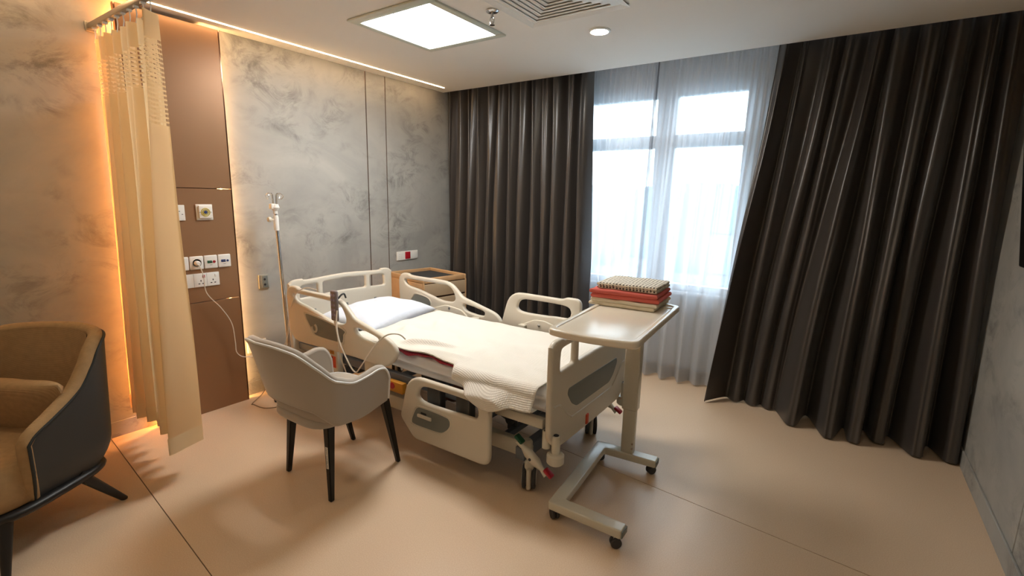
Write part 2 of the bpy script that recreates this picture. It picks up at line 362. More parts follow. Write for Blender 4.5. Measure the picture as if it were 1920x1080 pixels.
t = thing('sprinkler_head', 'small chrome sprinkler hanging between light panel and air vent', 'sprinkler', (1.79, 2.411, H))
obj('escutcheon', MB().lathe([(.005, 0), (.036, 0), (.038, -.006), (.03, -.014), (.012, -.018)]), 'steel', t)
b = MB().cyl((0, 0, -.016), (0, 0, -.04), .009, 12)
for s_ in (-1, 1): b.tube(crom([(s_*.006, 0, -.036), (s_*.014, 0, -.05), (s_*.011, 0, -.068), (s_*.003, 0, -.078)], 4), .0025, 6)
b.cyl((0, 0, -.04), (0, 0, -.076), .003, 8).lathe([(.003, -.076), (.016, -.078), (.016, -.081), (.003, -.082)])
obj('sprinkler_body', b, 'steel', t)
def downlight(x, y, label, power=None):
    t = thing('downlight', label, 'ceiling light', (x, y, H))
    obj('rim', MB().lathe([(.052, 0), (.070, 0), (.070, -.008), (.060, -.012), (.052, -.010)], n=32), 'vent', t)
    obj('lens', MB().lathe([(.0, -.004), (.056, -.004), (.056, -.011), (.0, -.012)], n=32), 'down', t)
downlight(2.175, 3.04, 'round warm downlight in the ceiling before the window curtains')
for i, (x, y, w_) in enumerate(((.75, .1, 'above the beige armchair'), (3.3, 1.2, 'near the right wall'), (2.2, -.6, 'behind the viewer'), (3.5, -1.2, 'in the far corner behind the viewer'))):
    downlight(x, y, 'round warm downlight added in the ceiling to light the room, out of frame, '+w_)  # unseen fittings, added for the light they throw into the room
t = tag(obj('led_strip_light', MB().box(.160, .169, -1.6, 3.767, H-.0035, H+.001), 'strip', smooth=False), 'thin warm white light line in the ceiling along the left wall', 'ceiling light')

# ---------------------------------------------------------------- bronze service panel by the bed head
t = thing('service_panel', 'tall bronze brown wall panel with glowing side edges', 'wall panel', (0, 1.41, 0))
for z0, z1 in ((.0, .789), (.793, 1.552), (1.556, 2.575)): obj('panel_board', MB().rbox(.05, .077, -.27, .278, z0, z1, .001, 1), 'brown', t, smooth=False)
for y in (-.275, .281): obj('edge_trim', MB().box(.045, .079, y-.003, y+.003, 0, 2.575), 'edgem', t, smooth=False)
obj('backing_box', MB().box(.0, .0495, -.20, .20, 0, 2.575), 'groove', t, smooth=False)
obj('glow_strip', MB().box(.020, .034, .232, .24, .02, 2.56), 'halo', t, smooth=False)
obj('glow_strip', MB().box(.020, .034, -.24, -.232, .02, 2.56), 'halo2', t, smooth=False)

# outlets: local frame  x out of wall, y along wall, z up
def wallplate(name, label, cat, x, y, z, w, h, group=None):
    t = thing(name, label, cat, (x, y, z), 0, group); return t
X0 = .0772
t = wallplate('gas_outlet', 'white square gas outlet with yellow ring on the bronze panel', 'gas outlet', X0, 1.502, 1.398, .1, .1)
obj('plate', MB().rbox(0, .010, -.051, .051, -.052, .052, .003), 'plate', t)
obj('cover', MB().rbox(.010, .024, -.040, .044, -.040, .044, .005), 'plate', t)
obj('ring', MB().tube([(.026, .026*math.cos(a), .026*math.sin(a)) for a in [2*PI*i/28 for i in range(28)]], .0025, 6, True), 'gold', t)
obj('ring', MB().tube([(.026, .016*math.cos(a), .016*math.sin(a)) for a in [2*PI*i/24 for i in range(24)]], .003, 6, True), 'gold', t)
obj('socket_core', MB().cyl((.020, 0, 0), (.028, 0, 0), .010, 16), 'blue', t)
for s_ in (-1, 1): obj('tick_mark', MB().box(.0245, .0255, s_*.033-.006, s_*.033+.006, -.001, .001), 'ink', t)
t = wallplate('wall_socket', 'white socket plate half hidden by the cream curtain, beside the gas outlet', 'socket', X0, 1.325, 1.395, .12, .1)
obj('plate', MB().rbox(0, .010, -.06, .06, -.05, .05, .003), 'plate', t)
for y, z in ((.028, .010), (.020, -.006), (.044, -.010)): obj('socket_slot', MB().box(.009, .0106, y-.004, y+.004, z-.002, z+.002), 'ink', t)
# nurse call row
def module(y, label, kind):
    t = wallplate('call_module', label, 'call unit', X0, y, 1.063, .086, .09)
    obj('plate', MB().rbox(0, .014, -.042, .042, -.045, .045, .010), 'plate', t)
    if kind == 'plug':
        obj('recess', MB().lathe([(.0, .0145), (.026, .0145), (.028, .0165), (.030, .0145)], axis='x'), 'plate', t)
        obj('hole', MB().cyl((.0140, 0, .012), (.0168, 0, .012), .004, 10), 'ink', t)
    if kind in ('green', 'blue'):
        obj('button_bar', MB().rbox(.012, .018, -.024, .006, -.008, .010, .004), 'green' if kind == 'green' else 'blue', t)
        obj('button_bar_core', MB().rbox(.016, .0195, -.016, -.002, -.002, .004, .002), 'darkgrey', t)
        if kind == 'green':
            obj('round_button', MB().lathe([(.0, .014), (.009, .014), (.009, .018), (.0055, .018), (.005, .016)], (0, .019, 0), 16, 'x'), 'red', t)
        else: obj('round_button', MB().lathe([(.0, .014), (.008, .014), (.007, .018), (.0, .018)], (0, .019, 0), 16, 'x'), 'blue', t)
        obj('caption', MB().box(.0139, .0144, -.010, .006, -.022, -.020), 'ink', t)
module(1.335, 'blank white call unit next to the cream curtain edge', 'blank')
module(1.424, 'white call unit holding the round plug of the white cord', 'plug')
module(1.512, 'white call unit with green bar and red round button', 'green')
module(1.600, 'white call unit with dark blue bar and blue round button, by the panel edge', 'blue')
t = thing('double_power_socket', 'white double power socket with red rocker on the bronze panel', 'socket', (X0, 1.452, .944))
obj('plate', MB().rbox(0, .009, -.105, .106, -.046, .046, .003), 'plate', t)
for y, sw in ((-.012, 'red'), (.064, 'plate')):
    for dy, dz, a, b_ in ((0, -.004, .003, .0055), (-.012, -.024, .0055, .003), (.012, -.024, .0055, .003)):
        obj('pin_slot', MB().box(.008, .0094, y+dy-a, y+dy+a, dz-b_, dz+b_), 'ink', t)
    obj('rocker_switch', MB().rbox(.007, .013, y+.012, y+.026, .014, .034, .002), sw, t)
for y in (-.055, .026): obj('plate_joint', MB().box(.0085, .0093, y-.0007, y+.0007, -.045, .045), 'greyin', t)
t = thing('triple_wall_plate', 'white three gang plate with red square, on grey wall above the locker', 'socket', (0, 3.385, .945))
obj('plate', MB().rbox(0, .010, -.14, .14, -.044, .044, .003), 'plate', t)
obj('red_switch', MB().rbox(.008, .014, -.034, .036, -.036, .036, .003), 'red', t)
obj('blank_cover', MB().rbox(.008, .013, .052, .132, -.036, .036, .003), 'plate', t)
for i in range(3):
    for j in range(3): obj('hole', MB().box(.009, .0106, -.108+i*.02-.002, -.108+i*.02+.002, -.02+j*.018-.002, -.02+j*.018+.002), 'greyin', t)
t = thing('steel_wall_outlet', 'small steel outlet plate with two holes, left of the drip stand', 'outlet', (0, 1.905, .865))
obj('plate', MB().rbox(0, .012, -.038, .038, -.055, .055, .003), 'alu', t)
obj('dark_insert', MB().rbox(.010, .014, -.016, .030, -.045, .045, .002), 'greyin', t)
for z in (-.022, .018): obj('hole', MB().cyl((.012, .006, z), (.0155, .006, z), .009, 12), 'ink', t)
t = thing('bedside_power_socket', 'white socket low on the wall behind the grey chair', 'socket', (0, 1.79, .375))
obj('plate', MB().rbox(0, .010, -.045, .10, -.045, .045, .003), 'plate', t)
t = thing('power_plug', 'beige plug in the low wall socket with a cable to the floor', 'plug', (.010, 1.83, .375))
obj('plug_body', MB().rbox(0.001, .038, -.024, .024, -.024, .026, .008), 'greyin', t)
P = crom([(.03, .0, -.03), (.05, -.002, -.10), (.06, -.02, -.18), (.09, .02, -.26), (.12, -.06, -.34), (.178, -.17, -.368), (.20, -.17, -.371), (.33, -.147, -.371), (.41, -.01, -.371), (.5, .15, -.371), (.55, .3, -.371)], 8)
obj('cable', MB().tube(P, .0035, 6), 'cablegrey', t)
t = thing('nurse_call_cord', 'white cord hanging from the bronze panel plug down behind the grey chair', 'cord', (0, 0, 0))
obj('plug', MB().lathe([(.0, 0), (.017, 0), (.017, .022), (.010, .030), (.0, .030)], (X0+.0165, 1.420, 1.062), 18, 'x'), 'plate', t)
P = crom([(.12, 1.42, 1.06), (.13, 1.44, .98), (.13, 1.45, .86), (.14, 1.53, .74), (.135, 1.59, .62), (.13, 1.605, .48), (.13, 1.61, .40), (.14, 1.66, .355), (.16, 1.78, .35), (.22, 1.87, .36), (.34, 1.87, .48), (.44, 1.85, .70), (.55, 1.83, .84), (.66, 1.84, .905), (.80, 1.835, .91)], 8)
obj('cord', MB().tube(P, .0035, 6), 'cable', t)

# ---------------------------------------------------------------- curtains
def wobble(x, y, s=0): return noise.noise(Vector((x, y, s)))
def hang(name, label, top, bot, z1, z0, m, nu, nv, parent=None, cat='curtain', power=1.0, jit=.0, seed=0, zb=None):
    """surface between a top plan profile and a bottom plan profile"""
    def samp(P, u):
        k = u*(len(P)-1); i = min(int(k), len(P)-2); t = k-i; return P[i]*(1-t)+P[i+1]*t
    mb = MB()
    def fn(u, v):
        a = samp(top, u); b = samp(bot, u); w = sm(v)*.5+.5*v; w = w**power
        p = a*(1-w)+b*w; j = jit*math.sin(PI*v)
        zz = z0 if zb is None else zb(u)
        return (p.x+j*wobble(u*9, v*1.3, seed)*.6, p.y+j*wobble(u*14, v*1.7, seed+5), z1+(zz-z1)*v)
    mb.grid(fn, nu, nv)
    o = obj(name, mb, m, parent, ang=180)
    me = o.data; uvl = me.uv_layers.new(name='UVMap')
    for lp in me.loops:
        vi = lp.vertex_index; co = me.vertices[vi].co; uvl.data[lp.index].uv = ((vi % nu)/(nu-1)*2.4, co.z)
    if label: tag(o, label, cat)
    return o
def profile(x0, x1, yc, n, amp, seed, skew=0, irregular=.3):
    rnd = random.Random(seed); P = []; N_ = n*16; ph = [rnd.uniform(-1, 1) for _ in range(n+2)]; am = [1+irregular*rnd.uniform(-1, 1) for _ in range(n+2)]
    for i in range(N_+1):
        u = i/N_; k = u*n; c = int(min(k, n-1)); fr_ = k-c; wob = irregular*.25*(ph[c]*(1-fr_)+ph[c+1]*fr_)
        a = am[c]*(1-fr_)+am[c+1]*fr_
        th = 2*PI*k+wob*3
        s_ = math.sin(th); y = yc-amp*a*(s_*abs(s_)**(-.25) if abs(s_) > 1e-6 else 0)
        P.append(Vector((x0+(x1-x0)*u+skew*math.sin(2*th)*.5+wob*(x1-x0)/n, y, 0)))
    return P
# dark curtains: each fold runs from a pleat at the top to a tip (T) or valley (V) of the hem read off the photograph
def drape(name, label, x0, x1, hem, seed, nu):
    """hem: (x, y, 'T'|'V'); pleats at the top spread evenly"""
    rnd = random.Random(seed); T = []; B = []; nt = sum(1 for h in hem if h[2] == 'T'); k = 0; span = (x1-x0)/nt
    for x, y, c in hem:
        if c == 'T':
            cx = x0+span*(k+.42+rnd.uniform(-.13, .13)); w_ = span*rnd.uniform(.14, .27); yy = 3.978+rnd.uniform(-.018, .018); wb_ = rnd.uniform(.22, .34)
            bw = .036 if len(B) else .0
            T += [(cx-w_, yy+.012, 0), (cx, yy, 0), (cx+w_*.9, yy+.014, 0)]; B += [(x-bw, y+.022, 0), (x, y, 0), (x+bw*.9, y+.018, 0)]; k += 1
        else:
            T.append((x0+span*k, 4.055+rnd.uniform(-.008, .008), 0)); B.append((x, y, 0))
    T[0] = (x0, T[0][1], 0); T[-1] = (x1, T[-1][1], 0)
    Tp, Bp = crom(T, 8), crom(B, 8); nT = len(Tp)-1
    rp = [(rnd.uniform(0, 6.28), rnd.uniform(.5, 1)) for _ in range(40)]
    def at(P, u): q = u*(len(P)-1); i = min(int(q), len(P)-2); return P[i].lerp(P[i+1], q-i)
    def fn(u, v):
        a, b = at(Tp, u), at(Bp, u); w = v*.65+sm(v)*.35; p = a.lerp(b, w)
        i = u*nt; ph, am = rp[int(i) % 40]
        fine = max(0, 1-v/(.30+.35*am))**1.5*.017*am*math.sin(2*PI*i*2+ph*.3)*math.sin(PI*(i-int(i)))**.5
        slow = .022*noise.noise(Vector((u*nt*.9, v*2.2, seed)))*math.sin(PI*v)
        return (p.x+slow*.7, p.y+fine+slow, 2.72+(.012-2.72)*v)
    o = obj(name, MB().grid(fn, nu, 70), 'darkcurt', ang=180); tag(o, label, 'curtain'); return o
hemR = [(2.886, 3.759, 'T'), (2.99, 3.95, 'V'), (3.07, 3.90, 'T'), (3.125, 3.975, 'V'), (3.19, 3.90, 'T'), (3.245, 3.965, 'V'), (3.305, 3.90, 'T'), (3.36, 3.90, 'V'), (3.47, 3.70, 'T'), (3.548, 3.955, 'V'), (3.69, 3.640, 'T'), (3.772, 3.88, 'V'), (3.832, 3.665, 'T'), (3.885, 3.925, 'V'), (3.963, 3.755, 'T'), (4.022, 3.92, 'V'), (4.15, 3.69, 'T'), (4.222, 3.91, 'V'), (4.318, 3.72, 'T'), (4.362, 3.86, 'V')]
drape('blackout_curtain', 'wide charcoal blackout curtain hanging right of the window to the right wall', 3.10, 4.36, hemR, 3, 620)
rnd = random.Random(8); hemL = []
for i in range(13):
    x = .045+1.69*(i+.4)/13; hemL += [(x+rnd.uniform(-.02, .02), 3.89+rnd.uniform(-.05, .05), 'T'), (x+.072+rnd.uniform(-.008, .008), 4.035+rnd.uniform(-.02, .02), 'V')]
drape('blackout_curtain', 'charcoal blackout curtain hanging left of the window behind the bed', .02, 1.665, hemL, 9, 620)
def sheer(x0, x1, xb0, xb1, n, nb, seed, label, edge=None):
    tp = profile(x0, x1, 4.125, n, .014, seed, 0, .35); bt = profile(xb0, xb1, 4.085, nb, .045, seed+1, .006, .6)
    o = hang('sheer_curtain', label, tp, bt, 2.70, .13, 'sheer', 300, 40, jit=.02, seed=seed)
    me = o.data
    h = hang('hem_band', None, [Vector((p.x, p.y, 0)) for p in bt], [Vector((p.x, p.y-.006, 0)) for p in bt], .13, .015, 'sheerhem', 300, 3, parent=o)
    ex, eb = edge
    obj('side_seam', MB().grid(lambda u, v: (ex+(eb-ex)*v+(u-.5)*.022, 4.118-.035*v, 2.70+(.02-2.70)*v), 2, 20), 'sheeredge', o)
    return o
sheer(1.60, 2.203, 1.60, 2.152, 13, 6, 21, 'white sheer curtain over the left half of the window', (2.205, 2.165))
sheer(2.185, 3.07, 2.135, 2.98, 18, 6, 31, 'white sheer curtain over the right half of the window', (2.20, 2.15))
tag(obj('curtain_rail', MB().rbox(.02, XR-.02, 4.0, 4.03, 2.725, 2.75, .003).rbox(.02, XR-.02, 4.11, 4.14, 2.705, 2.73, .003), 'vent'), 'white double curtain rail inside the ceiling pocket above the curtains', 'curtain rail')

# privacy curtain and track
tr = thing('curtain_track', 'aluminium privacy curtain track reaching out from the left wall', 'curtain track', (0, 1.04, 2.427))
obj('rail', MB().rbox(.012, 2.6, -.016, .016, -.012, .016, .003), 'alu', tr)
obj('wall_bracket', MB().rbox(0, .014, -.026, .026, -.026, .028, .004), 'alu', tr)
for x in (1.3, 2.5): obj('ceiling_rod', MB().cyl((x, 0, .016), (x, 0, H-2.427), .008, 10), 'alu', tr)
pc = thing('privacy_curtain', 'bunched cream privacy curtain with net top by the left wall', 'curtain', (0, 0, 0))
rnd = random.Random(5); pts = []; xs = [.03, .085, .14, .19, .235, .285, .33, .39, .44, .50, .56, .62, .67, .74, .80, .86]
for i, x in enumerate(xs):
    pts.append((x+rnd.uniform(-.008, .008), (1.075 if i % 2 == 0 else .955)+rnd.uniform(-.02, .02), 0))
pts = pts[:-2]+[(.80, 1.075, 0), (.845, 1.0, 0), (.905, .885, 0), (.912, .90, 0), (.89, .97, 0), (.868, 1.045, 0), (.862, 1.06, 0)]
ptop = crom([(x*.93+.02 if x < .78 else x-.02, 1.035+(y-1.0)*.45, 0) for x, y, z in pts], 8); pbot = crom(pts, 8)
pcl = hang('curtain_cloth', None, ptop, pbot, 2.345, .195, 'priv', 240, 60, parent=pc, jit=.018, seed=40)
obj('bottom_hem', MB().grid(lambda u, v: (pbot[int(u*(len(pbot)-1))].x+.0015, pbot[int(u*(len(pbot)-1))].y-.0015, .195+.09*v), 160, 2), cloth('hem cloth', (250, 230, 190), .3), pc, ang=180)
obj('grommet', MB().tube([(.868, 1.0+.012*math.cos(a), 2.305+.012*math.sin(a)) for a in [2*PI*i/20 for i in range(20)]], .004, 6, True), 'steel', pc)
for x in [.06+.085*i for i in range(10)]: obj('hook', MB().tube([(x, 1.035, 2.335), (x+.004, 1.04, 2.375), (x, 1.04, 2.415)], .003, 6).box(x-.008, x+.008, 1.03, 1.05, 2.405, 2.416), 'plate', pc)

# ---------------------------------------------------------------- drip stand
t = thing('drip_stand', 'slim chrome drip stand with white head and wire hooks behind the bed', 'drip stand', (.20, 1.945, 0))
obj('pole', MB().cyl((0.03, .012, .03), (0, -.015, 1.285), .0125, 16), 'steel', t)
obj('inner_pole', MB().cyl((0, -.015, 1.28), (0, -.018, 1.40), .010, 14), 'steel', t)
obj('collar', MB().lathe([(.0, 1.265), (.017, 1.265), (.018, 1.275), (.018, 1.36), (.014, 1.375), (.0, 1.375)], (0, -.017, 0)), 'plate', t)
k = obj('knob', MB().cyl((0, 0, 0), (0, -.03, 0), .006, 8).lathe([(.0, -.024), (.017, -.026), (.02, -.034), (.017, -.046), (.0, -.048)], (0, 0, 0), 16, 'y'), 'cream', t, loc=(.0, -.03, 1.345))
obj('head', MB().lathe([(.0, 1.385), (.016, 1.385), (.014, 1.405), (.026, 1.425), (.030, 1.43), (.022, 1.455), (.0, 1.457)], (0, -.018, 0)).rbox(-.018, .018, -.055, -.02, 1.42, 1.458, .005), 'plate', t)
for a in range(4):
    an = a*PI/2+.5; d = Vector((math.cos(an), math.sin(an), 0))
    P = [Vector((0, -.018, 1.45))+d*.016, Vector((0, -.018, 1.50))+d*.018, Vector((0, -.018, 1.525))+d*.022, Vector((0, -.018, 1.532))+d*.045, Vector((0, -.018, 1.515))+d*.068, Vector((0, -.018, 1.497))+d*.060, Vector((0, -.018, 1.490))+d*.048]
    obj('hook', MB().tube(crom(P, 6), .0022, 6), 'steel', t)
for a in range(5):
    an = a*2*PI/5; o2 = Vector((math.cos(an)*.17, math.sin(an)*.17, 0)); obj('foot', MB().tube([(0.03, .012, .075), (0.03+o2.x, .012+o2.y, .05)], [.014, .010], 8).lathe([(.0, 0), (.018, .0), (.022, .02), (.018, .04), (.0, .04)], (.03+o2.x, .012+o2.y, 0), 10), 'rubber', t)

# ---------------------------------------------------------------- bedside locker
t = thing('bedside_locker', 'oak bedside locker with dark tray top and beige drawers behind the bed', 'cabinet', (.312, 3.355, 0), math.radians(-9))
w, d = .285, .255
obj('body', MB().rbox(-w, w-.02, -d, d, .06, .755, .01), 'oak', t)
bm_ = MB()
for a in ((-w, w, -d, -d+.022), (-w, w, d-.022, d), (-w, -w+.022, -d+.02, d-.02), (w-.022, w, -d+.02, d-.02)): bm_.rbox(a[0], a[1], a[2], a[3], .752, .802, .008)
obj('top_rim', bm_, 'oak', t)
obj('tray', MB().box(-w+.018, w-.018, -d+.018, d-.018, .756, .772), 'slate', t)
obj('dark_gap', MB().box(w-.0199, w-.006, -d+.012, d-.012, .07, .75), 'gap', t)
for z0, z1 in ((.625, .745), (.485, .608), (.30, .468), (.08, .284)): obj('drawer', MB().rbox(w-.012, w+.004, -d+.014, d-.014, z0, z1, .004), 'oakface', t)
for s_ in (-1, 1): obj('side_post', MB().rbox(w-.02, w+.002, s_*(d-.007)-.007, s_*(d-.007)+.007, .06, .76, .004), 'oak', t)
for a in (-1, 1):
    for b2 in (-1, 1): obj('caster', MB().lathe([(.0, -.012), (.03, -.012), (.03, .012), (.0, .012)], (a*(w-.05), b2*(d-.05), .031), 16, 'y').box(a*(w-.05)-.008, a*(w-.05)+.008, b2*(d-.05)-.016, b2*(d-.05)+.016, .045, .065), 'rubber', t)

# ---------------------------------------------------------------- hospital bed
def ys(P, dx=0, dz=0, s=1.0193, mx=1):   # trace made on the plane y=1.81 carried to the rail's true plane
    return [(3.63+(x-3.63)*s+dx, 1.53+(z-1.53)*s+dz) for x, z in P]
hr_o = [(.475, .80), (.480, .866), (.52, .905), (.591, .91), (.649, .897), (.956, .895), (1.047, .887), (1.106, .865), (1.161, .822), (1.21, .785), (1.298, .762), (1.414, .733), (1.517, .705), (1.566, .672), (1.583, .634), (1.563, .59), (1.50, .541), (1.44, .528), (1.314, .530), (1.122, .532), (.806, .525), (.65, .520), (.551, .530), (.505, .58), (.482, .68)]
hr_h1 = [(.552, .845), (.585, .860), (.724, .862), (.953, .860), (1.035, .858), (1.088, .835), (1.12, .79), (1.125, .752), (1.09, .730), (1.02, .725), (.95, .732), (.83, .760), (.718, .785), (.591, .806)]
hr_h2 = [(1.222, .728), (1.29, .724), (1.405, .702), (1.427, .685), (1.41, .664), (1.34, .664), (1.25, .678), (1.215, .705)]
hr_g = [(.70, .722), (.75, .738), (1.09, .696), (1.098, .66), (1.092, .622), (1.06, .606), (.835, .606), (.775, .630)]
fr_o = 'poly', [(1.600, .262, .03), (1.676, .532, .11), (2.115, .531, .02), (2.15, .547, .02), (2.262, .547, .06), (2.262, .160, .06), (1.715, .150, .03)]
fr_h = [(1.748, .428), (1.765, .468), (1.81, .488), (1.92, .492), (2.10, .490), (2.165, .478), (2.185, .45), (2.182, .42), (2.16, .402), (2.057, .399), (1.99, .394), (1.825, .392), (1.765, .403)]
fr_g = [(1.75, .352), (1.80, .360), (1.95, .357), (1.99, .345), (1.993, .31), (1.965, .275), (1.92, .252), (1.82, .247), (1.722, .247), (1.705, .265), (1.722, .31)]
bed = thing('hospital_bed', 'cream plastic hospital bed with raised side rails, head against the grey wall', 'bed', (1.42, 2.39, 0))
BX, BY = 1.42, 2.39
def bedpart(o): o.location = (-BX, -BY, 0); return o
def siderail(name, outs, gray, y, inward, dz=0, dx=0):
    P = [rounded([(*ys([(a, b_)], dx, dz)[0], c) for a, b_, c in o_[1]], .03, 6) if o_[0] == 'poly' else chain(ys(o_, dx, dz)) for o_ in outs]
    r = bedpart(plate(name, P, .036, .015, 'cream', bed, 'y', y, 4))
    if not gray:
        return r, y
    g = plate('grey_inset', [chain(ys(gray, dx, dz))], .0405, .004, 'greyin', r, 'y', y)
    # raised lip around the inset
    c = chain(ys(gray, dx, dz)); cx = sum(p[0] for p in c)/len(c); cz = sum(p[1] for p in c)/len(c)
    for s_ in (-1, 1):
        L_ = [(cx+(p[0]-cx)*1.07, y+s_*.0175, cz+(p[1]-cz)*1.16) for p in c]
        obj('inset_lip', MB().tube(L_, .005, 6, True), 'cream', r)
    return r, y
YN, YFR = 1.862, 2.918
nr, _ = siderail('side_rail', [hr_o, hr_h1, hr_h2], hr_g, YN, 1)
frr, _ = siderail('side_rail', [hr_o, hr_h1, hr_h2], [(.66, .722), (.70, .742), (.84, .716), (.835, .645), (.64, .66)], YFR, -1, -.03, -.01)
nf, _ = siderail('side_rail', [fr_o, fr_h], fr_g, YN, 1)
ffr, _ = siderail('side_rail', [fr_o, fr_h], None, YFR, -1, .335, -.03)
for r_, pts_ in ((frr, [(.80, .60), (.98, .655), (1.15, .635), (1.22, .58), (.80, .57)]), (ffr, [(1.70, .60), (1.84, .668), (1.93, .672), (2.10, .62), (2.12, .57), (1.70, .57)])):
    plate('bracket_plate', [rounded(pts_, .03)], .02, .006, 'cream', r_, 'y', YFR-.020)
    cxp = 1.02 if r_ is frr else 1.885; obj('screw', MB().lathe([(.0, -.034), (.010, -.034), (.012, -.028), (.0, -.028)], (cxp, YFR, .632), 16, 'y'), 'steel', r_)
# release levers
q = ys([(.80, .655)])[0]; obj('release_lever', MB().tube([(q[0]+.026*math.cos(a), YN-.023, q[1]+.026*math.sin(a)) for a in [PI*.9+1.5*PI*i/14 for i in range(15)]], .007, 8), 'cream', nr)
q = ys([(1.81, .315)])[0]; obj('release_lever', MB().rbox(q[0]-.055, q[0]+.055, YN-.030, YN-.018, q[1]-.012, q[1]+.008, .005), 'cream', nf)
obj('lever_slot', MB().box(q[0]-.03, q[0]+.012, YN-.022, YN-.02, q[1]+.010, q[1]+.022), 'ink', nf)
# rail mounts
for x, z0, z1 in ((.86, .30, .52), (1.25, .34, .52)):
    obj('rail_mount', MB().rbox(x-.055, x+.055, 1.885, 1.935, z0, z1, .008), 'creammetal', bed, loc=(-BX, -BY, 0))
for x in (1.80, 2.02): obj('rail_mount', MB().rbox(x-.05, x+.05, 1.885, 1.94, .22 if x > 1.9 else .30, .46, .008), 'darkgrey', bed, loc=(-BX, -BY, 0))
for x in (.9, 1.3, 1.75, 2.1): obj('rail_mount', MB().rbox(x-.03, x+.03, 2.86, 2.905, .34, .60 if x < 1.5 else .62, .006), 'creammetal', bed, loc=(-BX, -BY, 0))
obj('warning_label', MB().box(.815, .90, 1.8836, 1.8852, .375, .455), 'orange', bed, loc=(-BX, -BY, 0))
obj('warning_label', MB().box(.84, .885, 1.8832, 1.8852, .468, .505), 'yellow', bed, loc=(-BX, -BY, 0))
for k in range(3): obj('label_line', MB().box(.845, .88, 1.8826, 1.8834, .473+.01*k, .476+.01*k), 'ink', bed, loc=(-BX, -BY, 0))
obj('label_line', MB().box(.858, .868, 1.8826, 1.8838, .378, .45), 'ink', bed, loc=(-BX, -BY, 0))
# angle indicator box (amber with red dot)
obj('amber_box', MB().rbox(1.40, 1.535, 1.895, 1.93, .345, .41, .003), 'yellow', bed, loc=(-BX, -BY, 0))
obj('red_dot', MB().lathe([(.0, -.003), (.02, -.003), (.02, .001), (.0, .001)], (1.447, 1.894, .383), 18, 'y'), 'red', bed, loc=(-BX, -BY, 0))
# head and foot boards  (traced in y,z)
def board(name, x, flip):
    o_ = [(1.905, .845), (1.912, .885), (1.95, .908), (2.02, .910), (2.06, .900), (2.39, .915), (2.72, .900), (2.76, .910), (2.83, .908), (2.866, .885), (2.873, .845), (2.873, .46), (2.86, .37), (2.80, .32), (2.70, .30), (2.08, .30), (1.98, .32), (1.918, .37), (1.905, .46)]
    slots = [[(1.99, .80), (1.99, .765), (2.14, .770), (2.14, .865), (2.04, .862), (1.995, .855)],
             [(2.185, .772), (2.39, .778), (2.59, .772), (2.59, .868), (2.39, .876), (2.185, .868)],
             [(2.635, .770), (2.79, .765), (2.79, .80), (2.785, .855), (2.74, .862), (2.635, .865)]]
    dz = 0
    if flip: # footboard, a little lower
        dz = -.045
        o_ = [(a, b+dz+(.03 if b < .5 else 0)) for a, b in o_]
        slots = [[(a, b+dz-(.02 if b < .8 else 0)) for a, b in s_] for s_ in slots]
    b_ = bedpart(plate(name, [chain(o_, 3)]+[rounded(s_, .018) for s_ in slots], .034, .014, 'cream', bed, 'x', x, 4))
    if flip:
        g = [(2.08, .585), (2.70, .585), (2.71, .555), (2.66, .49), (2.60, .455), (2.18, .455), (2.12, .49), (2.07, .555)]
        plate('grey_inset', [rounded(g, .02)], .040, .004, 'greyin', b_, 'x', x)
        # moulded shoulder around the inset
        sh = [(1.93, .53), (2.0, .52), (2.05, .47), (2.11, .425), (2.18, .41), (2.60, .41), (2.67, .425), (2.73, .47), (2.78, .52), (2.85, .53)]
        obj('moulded_ridge', MB().tube([(x+.0155, a, b) for a, b in [(p.x, p.y) for p in crom([(a, b, 0) for a, b in sh], 5)]], .006, 8), 'cream', b_)
    else:
        for y in (2.10, 2.39, 2.68): obj('grip_block', MB().rbox(x+.012, x+.024, y-.012, y+.012, .60, .67, .004), 'greyin', b_)
    return b_
board('headboard', .335, False)
board('footboard', 2.545, True)
# frame
D = dict(parent=bed, loc=(-BX, -BY, 0))
for y in (1.955, 2.80): obj('deck_rail', MB().rbox(.38, 2.20, y-.018, y+.018, .395, .448, .006), 'bluegrey', **D); obj('deck_rail', MB().rbox(2.20, 2.50, y-.018, y+.018, .395, .448, .006), 'creammetal', **D)
for i in range(9): obj('deck_slat', MB().rbox(.45+.25*i, .51+.25*i, 1.97, 2.79, .43, .448, .004), 'bluegrey', **D)
for y in (2.065, 2.715): obj('base_beam', MB().rbox(.55, 2.36, y-.022, y+.022, .135, .225, .006), 'creammetal', **D)
for x in (.56, 2.34): obj('base_crossbar', MB().rbox(x-.03, x+.03, 1.98, 2.80, .155, .225, .006), 'bluegrey', **D)
for x in (1.55, 1.95, 2.18): obj('base_crossbar', MB().rbox(x-.018, x+.018, 2.08, 2.70, .19, .225, .004), 'bluegrey', **D)
for y in (2.17, 2.61):
    obj('lift_arm', MB().tube([(1.72, y, .42), (2.16, y, .27)], [.022, .03], 8), 'darkgrey', **D)
    obj('lift_arm', MB().tube([(.75, y, .25), (1.15, y, .42)], [.03, .022], 8), 'darkgrey', **D)
    obj('pivot', MB().cyl((2.16, y-.035, .27), (2.16, y+.035, .27), .028, 16), 'darkgrey', **D)
    obj('lift_link', MB().rbox(2.13, 2.19, y-.012, y+.012, .20, .29, .006), 'darkgrey', **D)
obj('torsion_tube', MB().cyl((1.72, 2.08, .40), (1.72, 2.70, .40), .026, 14), 'bluegrey', **D)
obj('actuator', MB().cyl((1.15, 2.40, .30), (1.70, 2.40, .37), .032, 14).cyl((1.70, 2.40, .37), (2.05, 2.40, .33), .014, 10), 'rubber', **D)
obj('actuator', MB().cyl((1.60, 2.22, .34), (1.98, 2.24, .40), .036, 14), 'brownmotor', **D)
